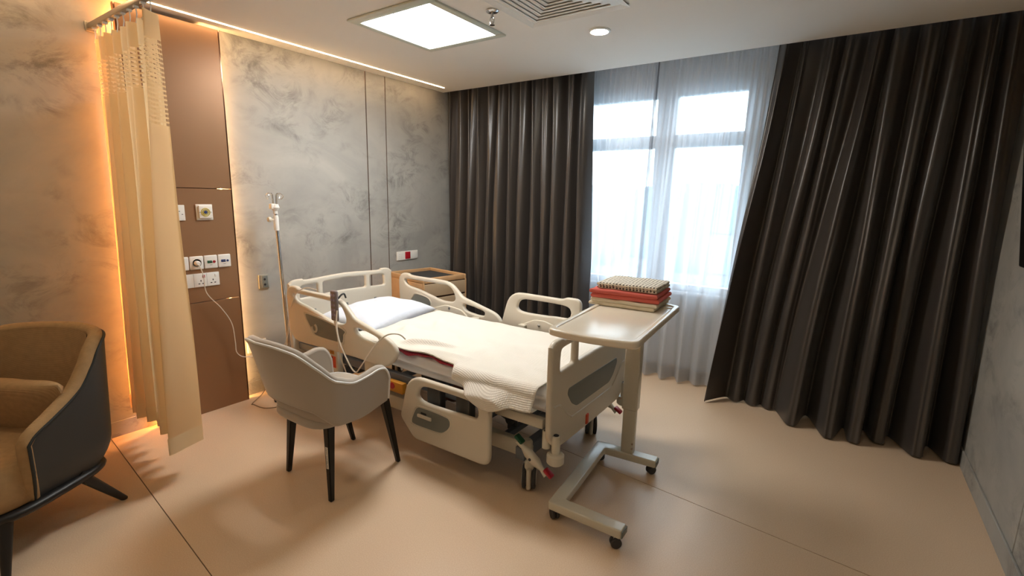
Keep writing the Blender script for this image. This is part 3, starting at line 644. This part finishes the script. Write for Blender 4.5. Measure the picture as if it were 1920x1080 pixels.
obj('control_box', MB().rbox(1.30, 1.62, 2.28, 2.50, .24, .33, .01), 'darkgrey', **D)
for k in range(4):
    P = crom([(1.62, 2.05+.03*k, .40), (1.70+.02*k, 2.02, .36), (1.78, 2.04+.02*k, .33-.01*k), (1.90, 2.08, .35+.02*k), (1.98, 2.12, .40)], 6); obj('cable', MB().tube(P, .006, 6), 'brownmotor', **D)
# push bar and bumpers under the footboard
obj('foot_crossbar', MB().rbox(2.50, 2.54, 1.96, 2.82, .345, .385, .008), 'creammetal', **D)
for y in (1.945, 2.835):
    obj('bumper_post', MB().cyl((2.575, y, .29), (2.575, y, .385), .022, 18), 'creammetal', **D)
    obj('accessory_socket', MB().tube([(2.525, y-.01, .31), (2.525, y-.01, .40)], .021, 18), 'creammetal', **D)
    obj('socket_hole', MB().cyl((2.575, y, .384), (2.575, y, .3862), .014, 14).cyl((2.525, y-.01, .399), (2.525, y-.01, .4012), .013, 14), 'ink', **D)
    obj('bumper_roller', MB().lathe([(.0, .235), (.036, .235), (.044, .243), (.044, .282), (.036, .290), (.0, .290)], (2.575, y, 0), 24), 'cream', **D)
    obj('corner_knob', MB().lathe([(.0, .235), (.03, .235), (.03, .262), (.02, .275), (.0, .278)], (2.37, y+(.06 if y < 2.4 else -.06), 0), 18), 'cream', **D)
# casters
def bedcaster(x, y):
    cst = bpy.data.objects.new('caster', None); C.objects.link(cst); cst.parent = bed; cst.location = (x-BX, y-BY, 0); cst.rotation_euler = (0, 0, math.radians(118))
    for s_ in (-1, 1):
        obj('wheel', MB().lathe([(.0, -.011), (.050, -.011), (.062, -.008), (.064, 0), (.062, .008), (.050, .011), (.0, .011)], (0, s_*.026, .064), 28, 'y'), 'rubber', cst)
        obj('wheel_hub', MB().lathe([(.0, -.013), (.044, -.013), (.044, .013), (.0, .013)], (0, s_*.026, .064), 24, 'y'), 'cream', cst)
    obj('fork', MB().rbox(-.060, .052, -.013, .013, .012, .13, .012).rbox(-.03, .03, -.026, .026, .10, .165, .014), 'cream', cst)
    obj('stem', MB().cyl((0, 0, .12), (0, 0, .24), .018, 14), 'creammetal', cst)
for x in (.52, 2.385):
    for y in (2.01, 2.77): bedcaster(x, y)
# brake pedals
def pedal(pa, pb, name='brake_pedal'):
    a, b_ = Vector(pa), Vector(pb); mdl = (a+b_)/2; dr = (b_-a).normalized()
    r = obj(name, MB().tube([a, a+dr*.04, mdl-dr*.03, mdl+dr*.03, b_-dr*.04, b_], [.018, .013, .026, .026, .013, .020], 10), 'cream', bed, loc=(-BX, -BY, 0))
    ang_ = math.atan2(-dr.z, dr.x)
    for p, c_ in ((a, 'green'), (b_, 'red')):
        mb = MB().rbox(-.028, .028, -.020, .020, .008, .026, .008); mb.xf(Matrix.Translation(p) @ Matrix.Rotation(ang_, 4, 'Y')); obj('pedal_pad', mb, c_, r)
    obj('pivot_bolt', MB().cyl(mdl+Vector((0, -.028, .0)), mdl+Vector((0, .03, 0)), .008, 10), 'darkgrey', r)
pedal((2.35, 1.945, .285), (2.53, 1.945, .155))
pedal((2.35, 2.845, .285), (2.53, 2.845, .165))
obj('release_handle', MB().rbox(2.555, 2.57, 2.30, 2.33, .30, .36, .006), 'orange', **D)
obj('drainage_hook', MB().tube(crom([(2.53, 2.85, .36), (2.57, 2.87, .36), (2.58, 2.88, .34), (2.56, 2.87, .33)], 5), .005, 6), 'steel', **D)
obj('end_bumper', MB().rbox(.30, .33, 1.97, 2.81, .31, .36, .01), 'cream', **D)

# mattress
def mattress():
    mb = MB(); nx, n = 80, 88
    def sec(x, j):
        u = j/n; hw, ht, r = .425, .07, .045; a = u*2*PI
        c_, s_ = math.cos(a), math.sin(a); k = 1/max(abs(c_)**5+abs(s_)**5, 1e-9)**.2
        y = c_*k*hw; z = s_*k*ht
        side = max(0, -c_)**2
        sag = .014*side*math.sin(z*120+x*4+2*noise.noise(Vector((x*2, 0, 9))))+.016*side*noise.noise(Vector((x*5, z*30, 3)))
        top = max(0, s_)**2; z += top*.006*noise.noise(Vector((x*3, y*5, 1)))
        return (x, 2.385+y-sag, .522+z)
    v = [sec(.375+(2.505-.375)*i/nx, j) for i in range(nx+1) for j in range(n)]; f = []
    for i in range(nx):
        for j in range(n): f.append((i*n+j, i*n+(j+1) % n, (i+1)*n+(j+1) % n, (i+1)*n+j))
    f += [tuple(range(n)), tuple(nx*n+j for j in range(n))]
    return mb.add(v, f)
tag(obj('mattress', mattress(), 'sheet', ang=50), 'mattress in a white fitted sheet with creased side on the bed frame', 'mattress')
# red draw sheet peeking out
def rs(u, v):
    x = 1.40+.52*u; y = 1.958+.6*(1-v); z = .600
    if v > .9: z -= .02*(v-.9)/.1*(.5+.5*math.sin(u*9))
    return (x+.03*v, y-.006*math.sin(u*11), z+.004*math.sin(u*25)*v)
tag(solid(obj('draw_sheet', MB().grid(rs, 60, 24), 'redcloth', ang=180), .004, 1), 'red patterned draw sheet showing along the near edge under the blanket', 'bed sheet')
# white cellular blanket
def blanket(u, v):
    x = .98+(2.475-.98)*u
    drop = sm((x-1.895)/.05)
    hemz = .105*drop+.10*math.exp(-((x-2.22)/.15)**2)+.04*sm((x-2.3)/.15)  # how far it drops on the near side
    L_ = .86+hemz; s_ = v*L_           # from far edge towards camera
    ey = 1.985-.045*drop+.010*math.sin(x*7)*(1-drop)
    y = 2.815-s_; z = .611
    out_ = 1.3*sm((x-2.0)/.12)*(1-.6*sm((x-2.26)/.1))
    if y < ey:
        over = ey-y; r = .045
        if over < r*PI/2: y = ey-r*math.sin(over/r); z = .611-r*(1-math.cos(over/r))
        else: q_ = over-r*PI/2; z = .611-r-q_*.93; y = ey-r-min(out_*q_, .066)-.004*math.sin((x-1.9)*16)*min(1, q_*12)
    n_ = noise.noise(Vector((x*3.2, y*4.2, 2)))*.016+noise.noise(Vector((x*9+y*4, y*7, 7)))*.006
    cr_ = 0
    for (ax, ay, bx, by, hh, ww) in ((1.42, 2.02, 1.98, 2.30, .036, .018), (1.20, 2.60, 1.52, 2.18, .022, .035), (1.62, 1.98, 2.25, 2.14, .016, .03), (1.12, 2.35, 1.35, 2.03, .02, .04), (1.35, 2.05, 1.7, 2.04, .010, .025)):
        dx, dy = bx-ax, by-ay; tt = max(0, min(1, ((x-ax)*dx+(y-ay)*dy)/(dx*dx+dy*dy))); dd = math.hypot(x-ax-tt*dx, y-ay-tt*dy)
        cr_ += hh*math.exp(-(dd/ww)**2)*math.sin(PI*min(1, tt*1.6+.08))
    return (x+.02*max(0, .611-z)*math.sin(x*30), y, z+max(n_, -.004)+max(cr_, 0))
bl_ = obj('blanket', MB().grid(blanket, 170, 120), 'waffle', ang=180); uvl = bl_.data.uv_layers.new(name='UVMap')
for lp in bl_.data.loops: uvl.data[lp.index].uv = ((lp.vertex_index % 170)/169*1.495, (lp.vertex_index//170)/119*1.0)
tag(solid(bl_, .007, 1), 'white cellular blanket spread over the bed and hanging over its near foot side', 'blanket')
# pillow
def pillow(hw, hd, th, n=36):
    mb = MB()
    def f_(s_):
        def fn(u, v):
            a, b_ = u*2-1, v*2-1
            e = max(0, (1-abs(a)**3))*max(0, (1-abs(b_)**3)); h = th*(e**.45)
            pin = 1-.09*(1-abs(a)**2)*(abs(b_)**4)
            px = a*hw*(1-.07*(1-b_*b_)*abs(a)**4); py = b_*hd*(1-.07*(1-a*a)*abs(b_)**4)
            wr_ = (.006*math.sin(9*a+4*b_)*max(0, a)+.016*noise.noise(Vector((a*2.2, b_*2.2, s_)))+.012*noise.noise(Vector((a*3+b_*5, b_*1.2, 4))))*e
            return (px, py, s_*h*(1 if s_ > 0 else .35)+(wr_ if s_ > 0 else 0))
        return fn
    mb.grid(f_(1), n, n); mb.grid(f_(-1), n, n)
    b = bmesh.new(); me = bpy.data.meshes.new('x'); me.from_pydata(mb.v, [], mb.f); b.from_mesh(me); bmesh.ops.remove_doubles(b, verts=b.verts[:], dist=1e-4); bpy.data.meshes.remove(me)
    return MB().frombm(b)
p = obj('pillow', pillow(.26, .40, .085), 'pillowm', ang=180, loc=(.74, 2.40, .632)); p.rotation_euler = (0, math.radians(3), math.radians(10))
tag(p, 'white pillow lying at the head of the hospital bed', 'pillow')

# handset on the near rail
t = thing('bed_handset', 'grey hand control with white cable hooked over the near side rail', 'hand control', (1.005, 1.825, .83))
obj('handset_body', MB().rbox(-.032, .032, -.014, .010, -.095, .105, .012, 4), 'handset', t)
for i in range(5):
    for s_ in (-1, 1): obj('button', MB().lathe([(.0, -.0165), (.008, -.0165), (.009, -.013), (.0, -.013)], (s_*.013, 0, .075-.032*i), 12, 'y'), 'buttons', t)
obj('hook', MB().tube(crom([(.02, .01, .05), (.03, .03, .075), (.03, .05, .078), (.03, .062, .05)], 5), .006, 8), 'darkgrey', t)
obj('cable_boot', MB().tube([(0, -.002, -.09), (0, -.002, -.125)], [.012, .006], 10), 'cable', t)
obj('cable', MB().tube(crom([(0, -.002, -.12), (.02, -.004, -.2), (.03, 0, -.32), (.03, .03, -.42), (.02, .06, -.5)], 8), .0045, 6), 'cable', t)
obj('cable', MB().tube(crom([(.035, -.01, -.02), (.05, -.03, -.10), (.10, -.05, -.20), (.19, -.055, -.32), (.245, -.05, -.37), (.29, -.045, -.33), (.37, -.03, -.22), (.44, -.02, -.14), (.50, .0, -.095), (.545, .04, -.095), (.56, .075, -.13)], 10), .0045, 6), 'cable', t)

# ---------------------------------------------------------------- overbed table
t = thing('overbed_table', 'cream overbed table with raised rim on a white wheeled C base', 'table', (2.73, 2.20, 0), math.radians(4.5))
def tl(x, y):   # world -> local
    dx, dy = x-2.73, y-2.20; a = -math.radians(4.5); return (dx*math.cos(a)-dy*math.sin(a), dx*math.sin(a)+dy*math.cos(a))
cs = [tl(2.625, 1.755), tl(3.02, 1.765), tl(2.93, 2.625), tl(2.545, 2.60)]
oc = chain([cs[0], ((cs[0][0]+cs[1][0])/2, cs[0][1]-.018), cs[1], ((cs[1][0]+cs[2][0])/2+.004, (cs[1][1]+cs[2][1])/2), cs[2], ((cs[2][0]+cs[3][0])/2, cs[2][1]+.018), cs[3], ((cs[0][0]+cs[3][0])/2-.004, (cs[1][1]+cs[2][1])/2)], 2)
XA, XB, YA, YB = -.205, .205, -.425, .425
XA, YA, YB, XB = -.155, -.455, .405, .245
oc = [(XA, YA+.02), (XA+.08, YA-.0), ((XA+XB)/2, YA-.012), (XB-.08, YA), (XB, YA+.02), (XB, YB-.02), (XB-.08, YB), ((XA+XB)/2, YB+.010), (XA+.08, YB), (XA, YB-.02)]
oc = rounded(oc, .045, 6)
inn = rounded([(XA+.03, YA+.045), (XB-.03, YA+.045), (XB-.03, YB-.045), (XA+.03, YB-.045)], .04, 6)
plate('raised_rim', [oc, inn], .032, .010, 'tabletop', t, 'z', .966, 4)
plate('tabletop', [[(a*.999, b_) for a, b_ in rounded([(XA+.02, YA+.035), (XB-.02, YA+.035), (XB-.02, YB-.035), (XA+.02, YB-.035)], .04, 6)]], .022, .003, 'tabletop', t, 'z', .965, 2)
obj('cup_ring', MB().tube([(.19+.036*math.cos(a), .335+.036*math.sin(a), .977) for a in [2*PI*i/24 for i in range(24)]], .004, 6, True), 'tabletop', t)
obj('undertray', MB().rbox(-.06, .10, -.10, .36, .925, .948, .006), 'creammetal', t)
cx_, cy_ = tl(2.735, 2.525)
obj('column', MB().rbox(cx_-.044, cx_+.044, cy_-.034, cy_+.034, .36, .935, .010), 'creammetal', t)
obj('inner_column', MB().rbox(cx_-.036, cx_+.036, cy_-.027, cy_+.027, .095, .37, .008), 'creammetal', t)
obj('screw', MB().cyl((cx_+.03, cy_-.029, .16), (cx_+.03, cy_-.0255, .16), .006, 8).cyl((cx_+.03, cy_-.029, .13), (cx_+.03, cy_-.0255, .13), .006, 8), 'steel', t)
A = [tl(2.975, 1.870), tl(2.635, 1.868), tl(2.578, 2.505), tl(2.905, 2.535)]
def barbox(a, b_, w, z0, z1):
    a, b_ = Vector((a[0], a[1], 0)), Vector((b_[0], b_[1], 0)); d_ = (b_-a); L_ = d_.length; an = math.atan2(d_.y, d_.x)
    return MB().rbox(-w*0, L_, -w, w, z0, z1, .008).xf(Matrix.Translation(a) @ Matrix.Rotation(an, 4, 'Z'))
def ext(a, b_, e): dx, dy = a[0]-b_[0], a[1]-b_[1]; l_ = math.hypot(dx, dy); return (a[0]+dx/l_*e, a[1]+dy/l_*e)
foot = MB()
pth = [Vector((*A[0], 0)), Vector((*A[1], 0)), Vector((*A[2], 0)), Vector((*A[3], 0))]
# mitred U of square tube
def offs(w):
    out = []
    for i, p in enumerate(pth):
        if i == 0: d_ = (pth[1]-pth[0]).normalized(); n_ = Vector((-d_.y, d_.x, 0)); out.append(p+n_*w)
        elif i == 3: d_ = (pth[3]-pth[2]).normalized(); n_ = Vector((-d_.y, d_.x, 0)); out.append(p+n_*w)
        else:
            d1 = (pth[i]-pth[i-1]).normalized(); d2 = (pth[i+1]-pth[i]).normalized(); n1 = Vector((-d1.y, d1.x, 0)); n2 = Vector((-d2.y, d2.x, 0)); b_ = (n1+n2).normalized(); out.append(p+b_*(w/b_.dot(n1)))
    return out
o1, o2 = offs(.034), offs(-.034)
outl = [(p.x, p.y) for p in o1]+[(p.x, p.y) for p in reversed(o2)]
plate('base_frame', [rounded(outl, .012, 4)], .042, .006, 'creammetal', t, 'z', .078, 3)
for i in (0, 3):
    p, q_ = A[i], A[1 if i == 0 else 2]; e = ext(p, q_, .006); obj('end_cap', barbox(p, e, .031, .062, .094), 'greyin', t)
def smallcaster(x, y, an):
    c = bpy.data.objects.new('caster', None); C.objects.link(c); c.parent = t; c.location = (x, y, 0); c.rotation_euler = (0, 0, an)
    for s_ in (-1, 1): obj('wheel', MB().lathe([(.0, -.008), (.022, -.008), (.025, -.004), (.025, .004), (.022, .008), (.0, .008)], (0, s_*.011, .025), 20, 'y'), 'rubber', c)
    obj('fork', MB().rbox(-.012, .016, -.006, .006, .02, .052, .004).cyl((.0, 0, .04), (.0, 0, .06), .009, 10), 'steel', c)
smallcaster(A[0][0]-.03, A[0][1]-.012, .6); smallcaster(A[1][0]-.01, A[1][1]+.0, 2.4); smallcaster(A[2][0]-.0, A[2][1]+.0, .3); smallcaster(A[3][0]-.03, A[3][1]+.005, .9)

# folded clothes on the table
def folded(name, label, cx, cy, z0, hx, hy, th, layers, m, rz, seed, slump=.004):
    t = thing(name, label, 'clothes', (cx, cy, z0), rz)
    lt = th/layers
    for k in range(layers):
        r = random.Random(seed+k); jx, jy = r.uniform(-.006, .006), r.uniform(-.006, .006)
        mb = MB(); n = 30
        def cl(q): q = abs(q); return 1-(1-q)**2.2
        def fn(u, v, s_):
            a, b_ = u*2-1, v*2-1; a = math.copysign(cl(a), a); b_ = math.copysign(cl(b_), b_)
            q = max(abs(a), abs(b_)); rr_ = lt*.5; m_ = (1-q)*min(hx, hy)
            e = 1 if m_ > rr_ else math.sqrt(max(0, 1-((rr_-m_)/rr_)**2))
            zz = lt*(.5+s_*.53*e)+k*lt+slump*noise.noise(Vector((a*2+seed, b_*2, k*.3)))*(k+(s_ > 0))*.6
            ex = .005*noise.noise(Vector((a*3, b_*3, seed+k)))
            return (a*hx+jx+ex, b_*hy+jy+ex, max(zz, .0005))
        mb.grid(lambda u, v: fn(u, v, 1), n, n); mb.grid(lambda u, v: fn(u, v, -1), n, n)
        obj('fold', mb, m, t, ang=60)
    return t
TT = .977
folded('folded_gown', 'cream folded cloth at the bottom of the stack on the table', 2.70, 2.49, TT, .178, .145, .040, 2, 'gown', math.radians(3), 1)
folded('folded_shirt', 'coral red folded shirt in the middle of the clothes stack', 2.70, 2.50, TT+.041, .182, .150, .046, 2, 'coral', math.radians(5), 20)
folded('folded_wrap', 'cream folded cloth with dark flower print on top of the stack', 2.71, 2.515, TT+.088, .160, .140, .036, 2, 'print', math.radians(4), 40)

# ---------------------------------------------------------------- tub chairs
def superU(s_, hw, yb, yf, n_=.62):
    """plan of a tub shell; s in [-1,1], 0 = middle of back. local front = +y"""
    a = abs(s_); sg = 1 if s_ > 0 else -1
    if a < .5:
        th = a/.5*PI/2; x = hw*math.sin(th)**n_ if th > 0 else 0; y = yb+(-yb*.55)*(1-math.cos(th)**n_) if th < PI/2 else yb*.45
        return sg*x, y
    k = (a-.5)/.5; return sg*(hw-.012*k), yb*.45+(yf-yb*.45)*k
def interp(T, a):   # monotone cubic through the table
    n = len(T); 
    for i in range(n-1):
        if a <= T[i+1][0]:
            h = T[i+1][0]-T[i][0]; k = (a-T[i][0])/h
            def sl(j): return (T[j+1][1]-T[j][1])/(T[j+1][0]-T[j][0])
            def tg(j):
                if j == 0: return 0.0
                if j == n-1: return sl(n-2)
                p_, q_ = sl(j-1), sl(j); return 0.0 if p_*q_ <= 0 else 2*p_*q_/(p_+q_)
            m0, m1 = tg(i)*h, tg(i+1)*h
            return (2*k**3-3*k*k+1)*T[i][1]+(k**3-2*k*k+k)*m0+(3*k*k-2*k**3)*T[i+1][1]+(k**3-k*k)*m1
    return T[-1][1]
def shell(t, hw, yb, yf, top, bot, lean, th, mo, mi, mp, flare, base, n_=.62):
    def P(s_, v, inset=0):
        a = abs(s_); x, y = superU(s_, hw-inset, yb+inset, yf-inset*.3, n_)
        z0, z1 = interp(bot, a), interp(top, a); z = z0+(z1-z0)*v
        k = (z-base); back = max(0, 1-a/.62)
        y += -lean*back**1.0*max(0, k); x *= 1+flare*max(0, k)
        tuck = max(0, .12-(z-interp(bot, 0)))/.12 if interp(bot, 0) < .34 else 0
        x *= 1-.10*tuck*tuck; y *= 1-.12*tuck*tuck
        return (x, y, z)
    NS, NV = 97, 22
    mo_ = MB(); mo_.grid(lambda u, v: P(u*2-1, v), NS, NV)
    mi_ = MB(); mi_.grid(lambda u, v: P(u*2-1, v, th), NS, NV)
    obj('backrest_outer', mo_, mo, t, ang=180)
    obj('backrest', mi_, mi, t, ang=180)
    rim = [Vector(P(i/96*2-1, 1, th/2)) for i in range(97)]; loR = [Vector(P(1, v/12, th/2)) for v in range(11, -1, -1)]; loL = [Vector(P(-1, v/12, th/2)) for v in range(12)]
    low = [Vector(P(i/96*2-1, 0, th/2)) for i in range(96, -1, -1)]
    loop = loL+rim+loR
    obj('rolled_edge', MB().tube(loop, th*.52, 10), mo if mp == 'piping' else mi, t, ang=180)
    obj('lower_edge', MB().tube([p for p in low], th*.50, 10), mo, t, ang=180)
    k_ = .004 if mp == 'piping' else .0
    pr = [Vector(P(i/96*2-1, 1, -k_*.5))+Vector((0, 0, k_)) for i in range(97)]
    pr2 = [Vector(P(-1, v/12, -.001)) for v in range(12)]; pr3 = [Vector(P(1, v/12, -.001)) for v in range(11, -1, -1)]
    obj('piping', MB().tube(pr2+pr+pr3, .006, 8), mp, t, ang=180)
    return P
def slab(hw, yb, yf, z0, z1, crown, n=40, bulge=.0):
    """rounded cushion filling the shell plan"""
    out = []
    for i in range(n):
        a = 2*PI*i/n; c_, s_ = math.cos(a), math.sin(a); k = 1/(abs(c_)**4+abs(s_)**4)**.25
        out.append((c_*k*hw, (yf+yb)/2+s_*k*(yf-yb)/2))
    cx0, cy0 = 0, (yf+yb)/2; mb = MB(); v = []; f = []; H_ = z1-z0
    rings = [(.0, z0), (.90, z0), (.975, z0+.12*H_), (1.0, z0+.40*H_), (1.0, z0+.65*H_), (.985, z0+.85*H_), (.94, z1-.015*H_), (.80, z1+crown*.35), (.5, z1+crown*.8), (.2, z1+crown), (.0, z1+crown)]
    for r, z in rings: v += [(cx0+(x-cx0)*r, cy0+(y-cy0)*r, z) for x, y in out]
    for i in range(len(rings)-1):
        for j in range(n): f.append((i*n+j, i*n+(j+1) % n, (i+1)*n+(j+1) % n, (i+1)*n+j))
    return mb.add(v, f)
def legmb(a, b_, w0, w1):
    a, b_ = Vector(a), Vector(b_); v = []
    for p, w_ in ((a, w0), (b_, w1)): v += [(p.x-w_, p.y-w_, p.z), (p.x+w_, p.y-w_, p.z), (p.x+w_, p.y+w_, p.z), (p.x-w_, p.y+w_, p.z)]
    q = MB().add(v, [(3, 2, 1, 0), (4, 5, 6, 7), (0, 1, 5, 4), (1, 2, 6, 5), (2, 3, 7, 6), (3, 0, 4, 7)]); b = bmesh.new(); me = bpy.data.meshes.new('x'); me.from_pydata(q.v, [], q.f); b.from_mesh(me); bpy.data.meshes.remove(me)
    bmesh.ops.bevel(b, geom=b.edges[:], offset=min(w0, w1)*.35, segments=2, affect='EDGES'); return MB().frombm(b)

t = thing('visitor_chair', 'pale grey velvet tub armchair with black legs standing beside the bed', 'chair', (1.43, 1.42, 0), math.radians(1))
top = [(0, .842), (.16, .815), (.32, .735), (.50, .645), (.64, .610), (.78, .620), (.88, .632), (.94, .625), (.975, .60), (1.0, .56)]
bot = [(0, .520), (.2, .51), (.35, .470), (.5, .425), (.7, .415), (1.0, .445)]
shell(t, .268, -.185, .235, top, bot, .34, .040, 'chairfab', 'chairfab', 'piping', .36, .43, .7)
obj('seat', slab(.248, -.165, .295, .415, .485, .014), 'chairfab', t, ang=60)
sp = slab(.248, -.165, .295, .415, .485, .014); n_ = 40; obj('seat_piping', MB().tube([Vector(sp.v[6*n_+j])*1.0+Vector((0, 0, .001)) for j in range(n_)], .004, 6, True), 'piping', t)
obj('seat_pan', slab(.225, -.175, .235, .385, .435, 0), 'chairfab', t, ang=60)
for a, b_ in (((.20, -.165, .355), (.214, -.118, 0)), ((-.20, -.165, .355), (-.213, -.084, 0))): pass
LG = [((.170, -.080, .41), (.214, -.118, 0)), ((-.165, -.065, .41), (-.213, -.084, 0)), ((.210, .240, .45), (.206, .341, 0)), ((-.205, .240, .45), (-.215, .356, 0))]
for i, (a, b_) in enumerate(LG):
    l_ = obj('leg', legmb(a, b_, .022, .012), 'blackwood', t)
    if i == 0:
        st = obj('name_sticker', MB().box(-.009, .009, -.0006, .0006, -.055, .055), 'sticker', l_)
        SM = Matrix.Translation((.194, -.1170, .23)) @ Matrix.Rotation(math.radians(-7.3), 4, 'Y') @ Matrix.Rotation(math.radians(-4.4), 4, 'X'); mt = SM
        st.data.transform(mt)
        st['label'] = 'white sticker lettered MATERNITY WARD'
        cu_m = SM @ Matrix.Translation((0, -.0009, 0)) @ Matrix.Rotation(PI/2, 4, 'X') @ Matrix.Rotation(PI/2, 4, 'Z')
        tx = textobj('sticker_lettering', 'MATERNITY WARD', .0118, 'ink', t, cu_m)

# beige and charcoal armchair
t = thing('lounge_armchair', 'beige woven armchair with charcoal leather shell at the left edge', 'armchair', (.686, .329, 0), math.radians(-150))
AC = t
top = [(0, .858), (.22, .855), (.36, .84), (.44, .80), (.51, .71), (.60, .645), (.80, .575), (.95, .53), (1.0, .50)]
bot = [(0, .26), (.3, .245), (.5, .24), (.7, .238), (1.0, .236)]
shell(t, .315, -.33, .125, top, bot, .12, .055, 'acleather', 'acfab', 'acpipe', .0, .35, .8)
obj('seat_cushion', slab(.278, -.27, .30, .235, .43, .02, 48), 'acfab', t, ang=60)
obj('under_frame', slab(.300, -.28, .285, .208, .248, 0, 48), 'blackwood', t, ang=60)
for a, b_ in (((.26, -.08, .25), (.29, -.27, 0)), ((-.26, -.08, .25), (-.285, -.27, 0)), ((.24, .20, .235), (.28, .265, 0)), ((-.24, .20, .235), (-.283, .267, 0))): obj('leg', MB().tube([a, b_], [.026, .014], 14), 'blackwood', t)
c = obj('lumbar_cushion', pillow(.27, .19, .085, 24), 'acfab', ang=180); tag(c, 'plain beige lumbar cushion leaning inside the armchair', 'cushion')
AX = math.radians(28-90)
c.rotation_mode = 'QUATERNION'
def place_cushion():
    R_ = Matrix.Rotation(AC.rotation_euler.z, 4, 'Z'); mt = Matrix.Translation(AC.location) @ R_ @ Matrix.Translation((-.02, -.105, .525)) @ Matrix.Rotation(math.radians(68), 4, 'X')
    c.matrix_world = mt
place_cushion()

# ---------------------------------------------------------------- television on right wall
t = thing('wall_television', 'black television on the right wall, only its edge in view', 'television', (XR, 2.53, 1.62))
sc_ = MB().rbox(-.11, -.07, -.62, .62, -.34, .36, .008); sc_.xf(Matrix.Translation((0, 0, 0)) @ Matrix.Rotation(math.radians(-7), 4, 'Y'))
obj('screen', sc_, 'tv', t)
obj('wall_bracket', MB().box(-.09, 0, -.15, .15, -.12, .12), 'black', t)

# ---------------------------------------------------------------- outside, haze put into its colours, seen through the sheers
struct('ground_outside', MB().box(-260, 260, 12, 420, -22, -20), 'groundfar', smooth=False)  # ground far below the window, in its haze-tinted colour
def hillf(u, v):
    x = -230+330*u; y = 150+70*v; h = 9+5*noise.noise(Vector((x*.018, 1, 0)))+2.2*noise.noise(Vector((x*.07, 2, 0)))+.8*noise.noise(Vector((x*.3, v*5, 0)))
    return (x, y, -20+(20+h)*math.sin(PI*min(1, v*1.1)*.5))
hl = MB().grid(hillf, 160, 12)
tag(solid(obj('distant_hill', hl, 'hill', ang=180), 2), 'wooded ridge tinted pale blue for haze, far beyond the window', 'hill')
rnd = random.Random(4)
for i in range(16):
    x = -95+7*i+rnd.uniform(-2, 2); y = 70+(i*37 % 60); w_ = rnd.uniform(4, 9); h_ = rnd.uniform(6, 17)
    t = thing('far_building', 'building tinted pale for haze, far beyond the sheer curtains', 'building', (x, y, -20), rnd.uniform(-.3, .3), 'hazy far buildings outside the window')
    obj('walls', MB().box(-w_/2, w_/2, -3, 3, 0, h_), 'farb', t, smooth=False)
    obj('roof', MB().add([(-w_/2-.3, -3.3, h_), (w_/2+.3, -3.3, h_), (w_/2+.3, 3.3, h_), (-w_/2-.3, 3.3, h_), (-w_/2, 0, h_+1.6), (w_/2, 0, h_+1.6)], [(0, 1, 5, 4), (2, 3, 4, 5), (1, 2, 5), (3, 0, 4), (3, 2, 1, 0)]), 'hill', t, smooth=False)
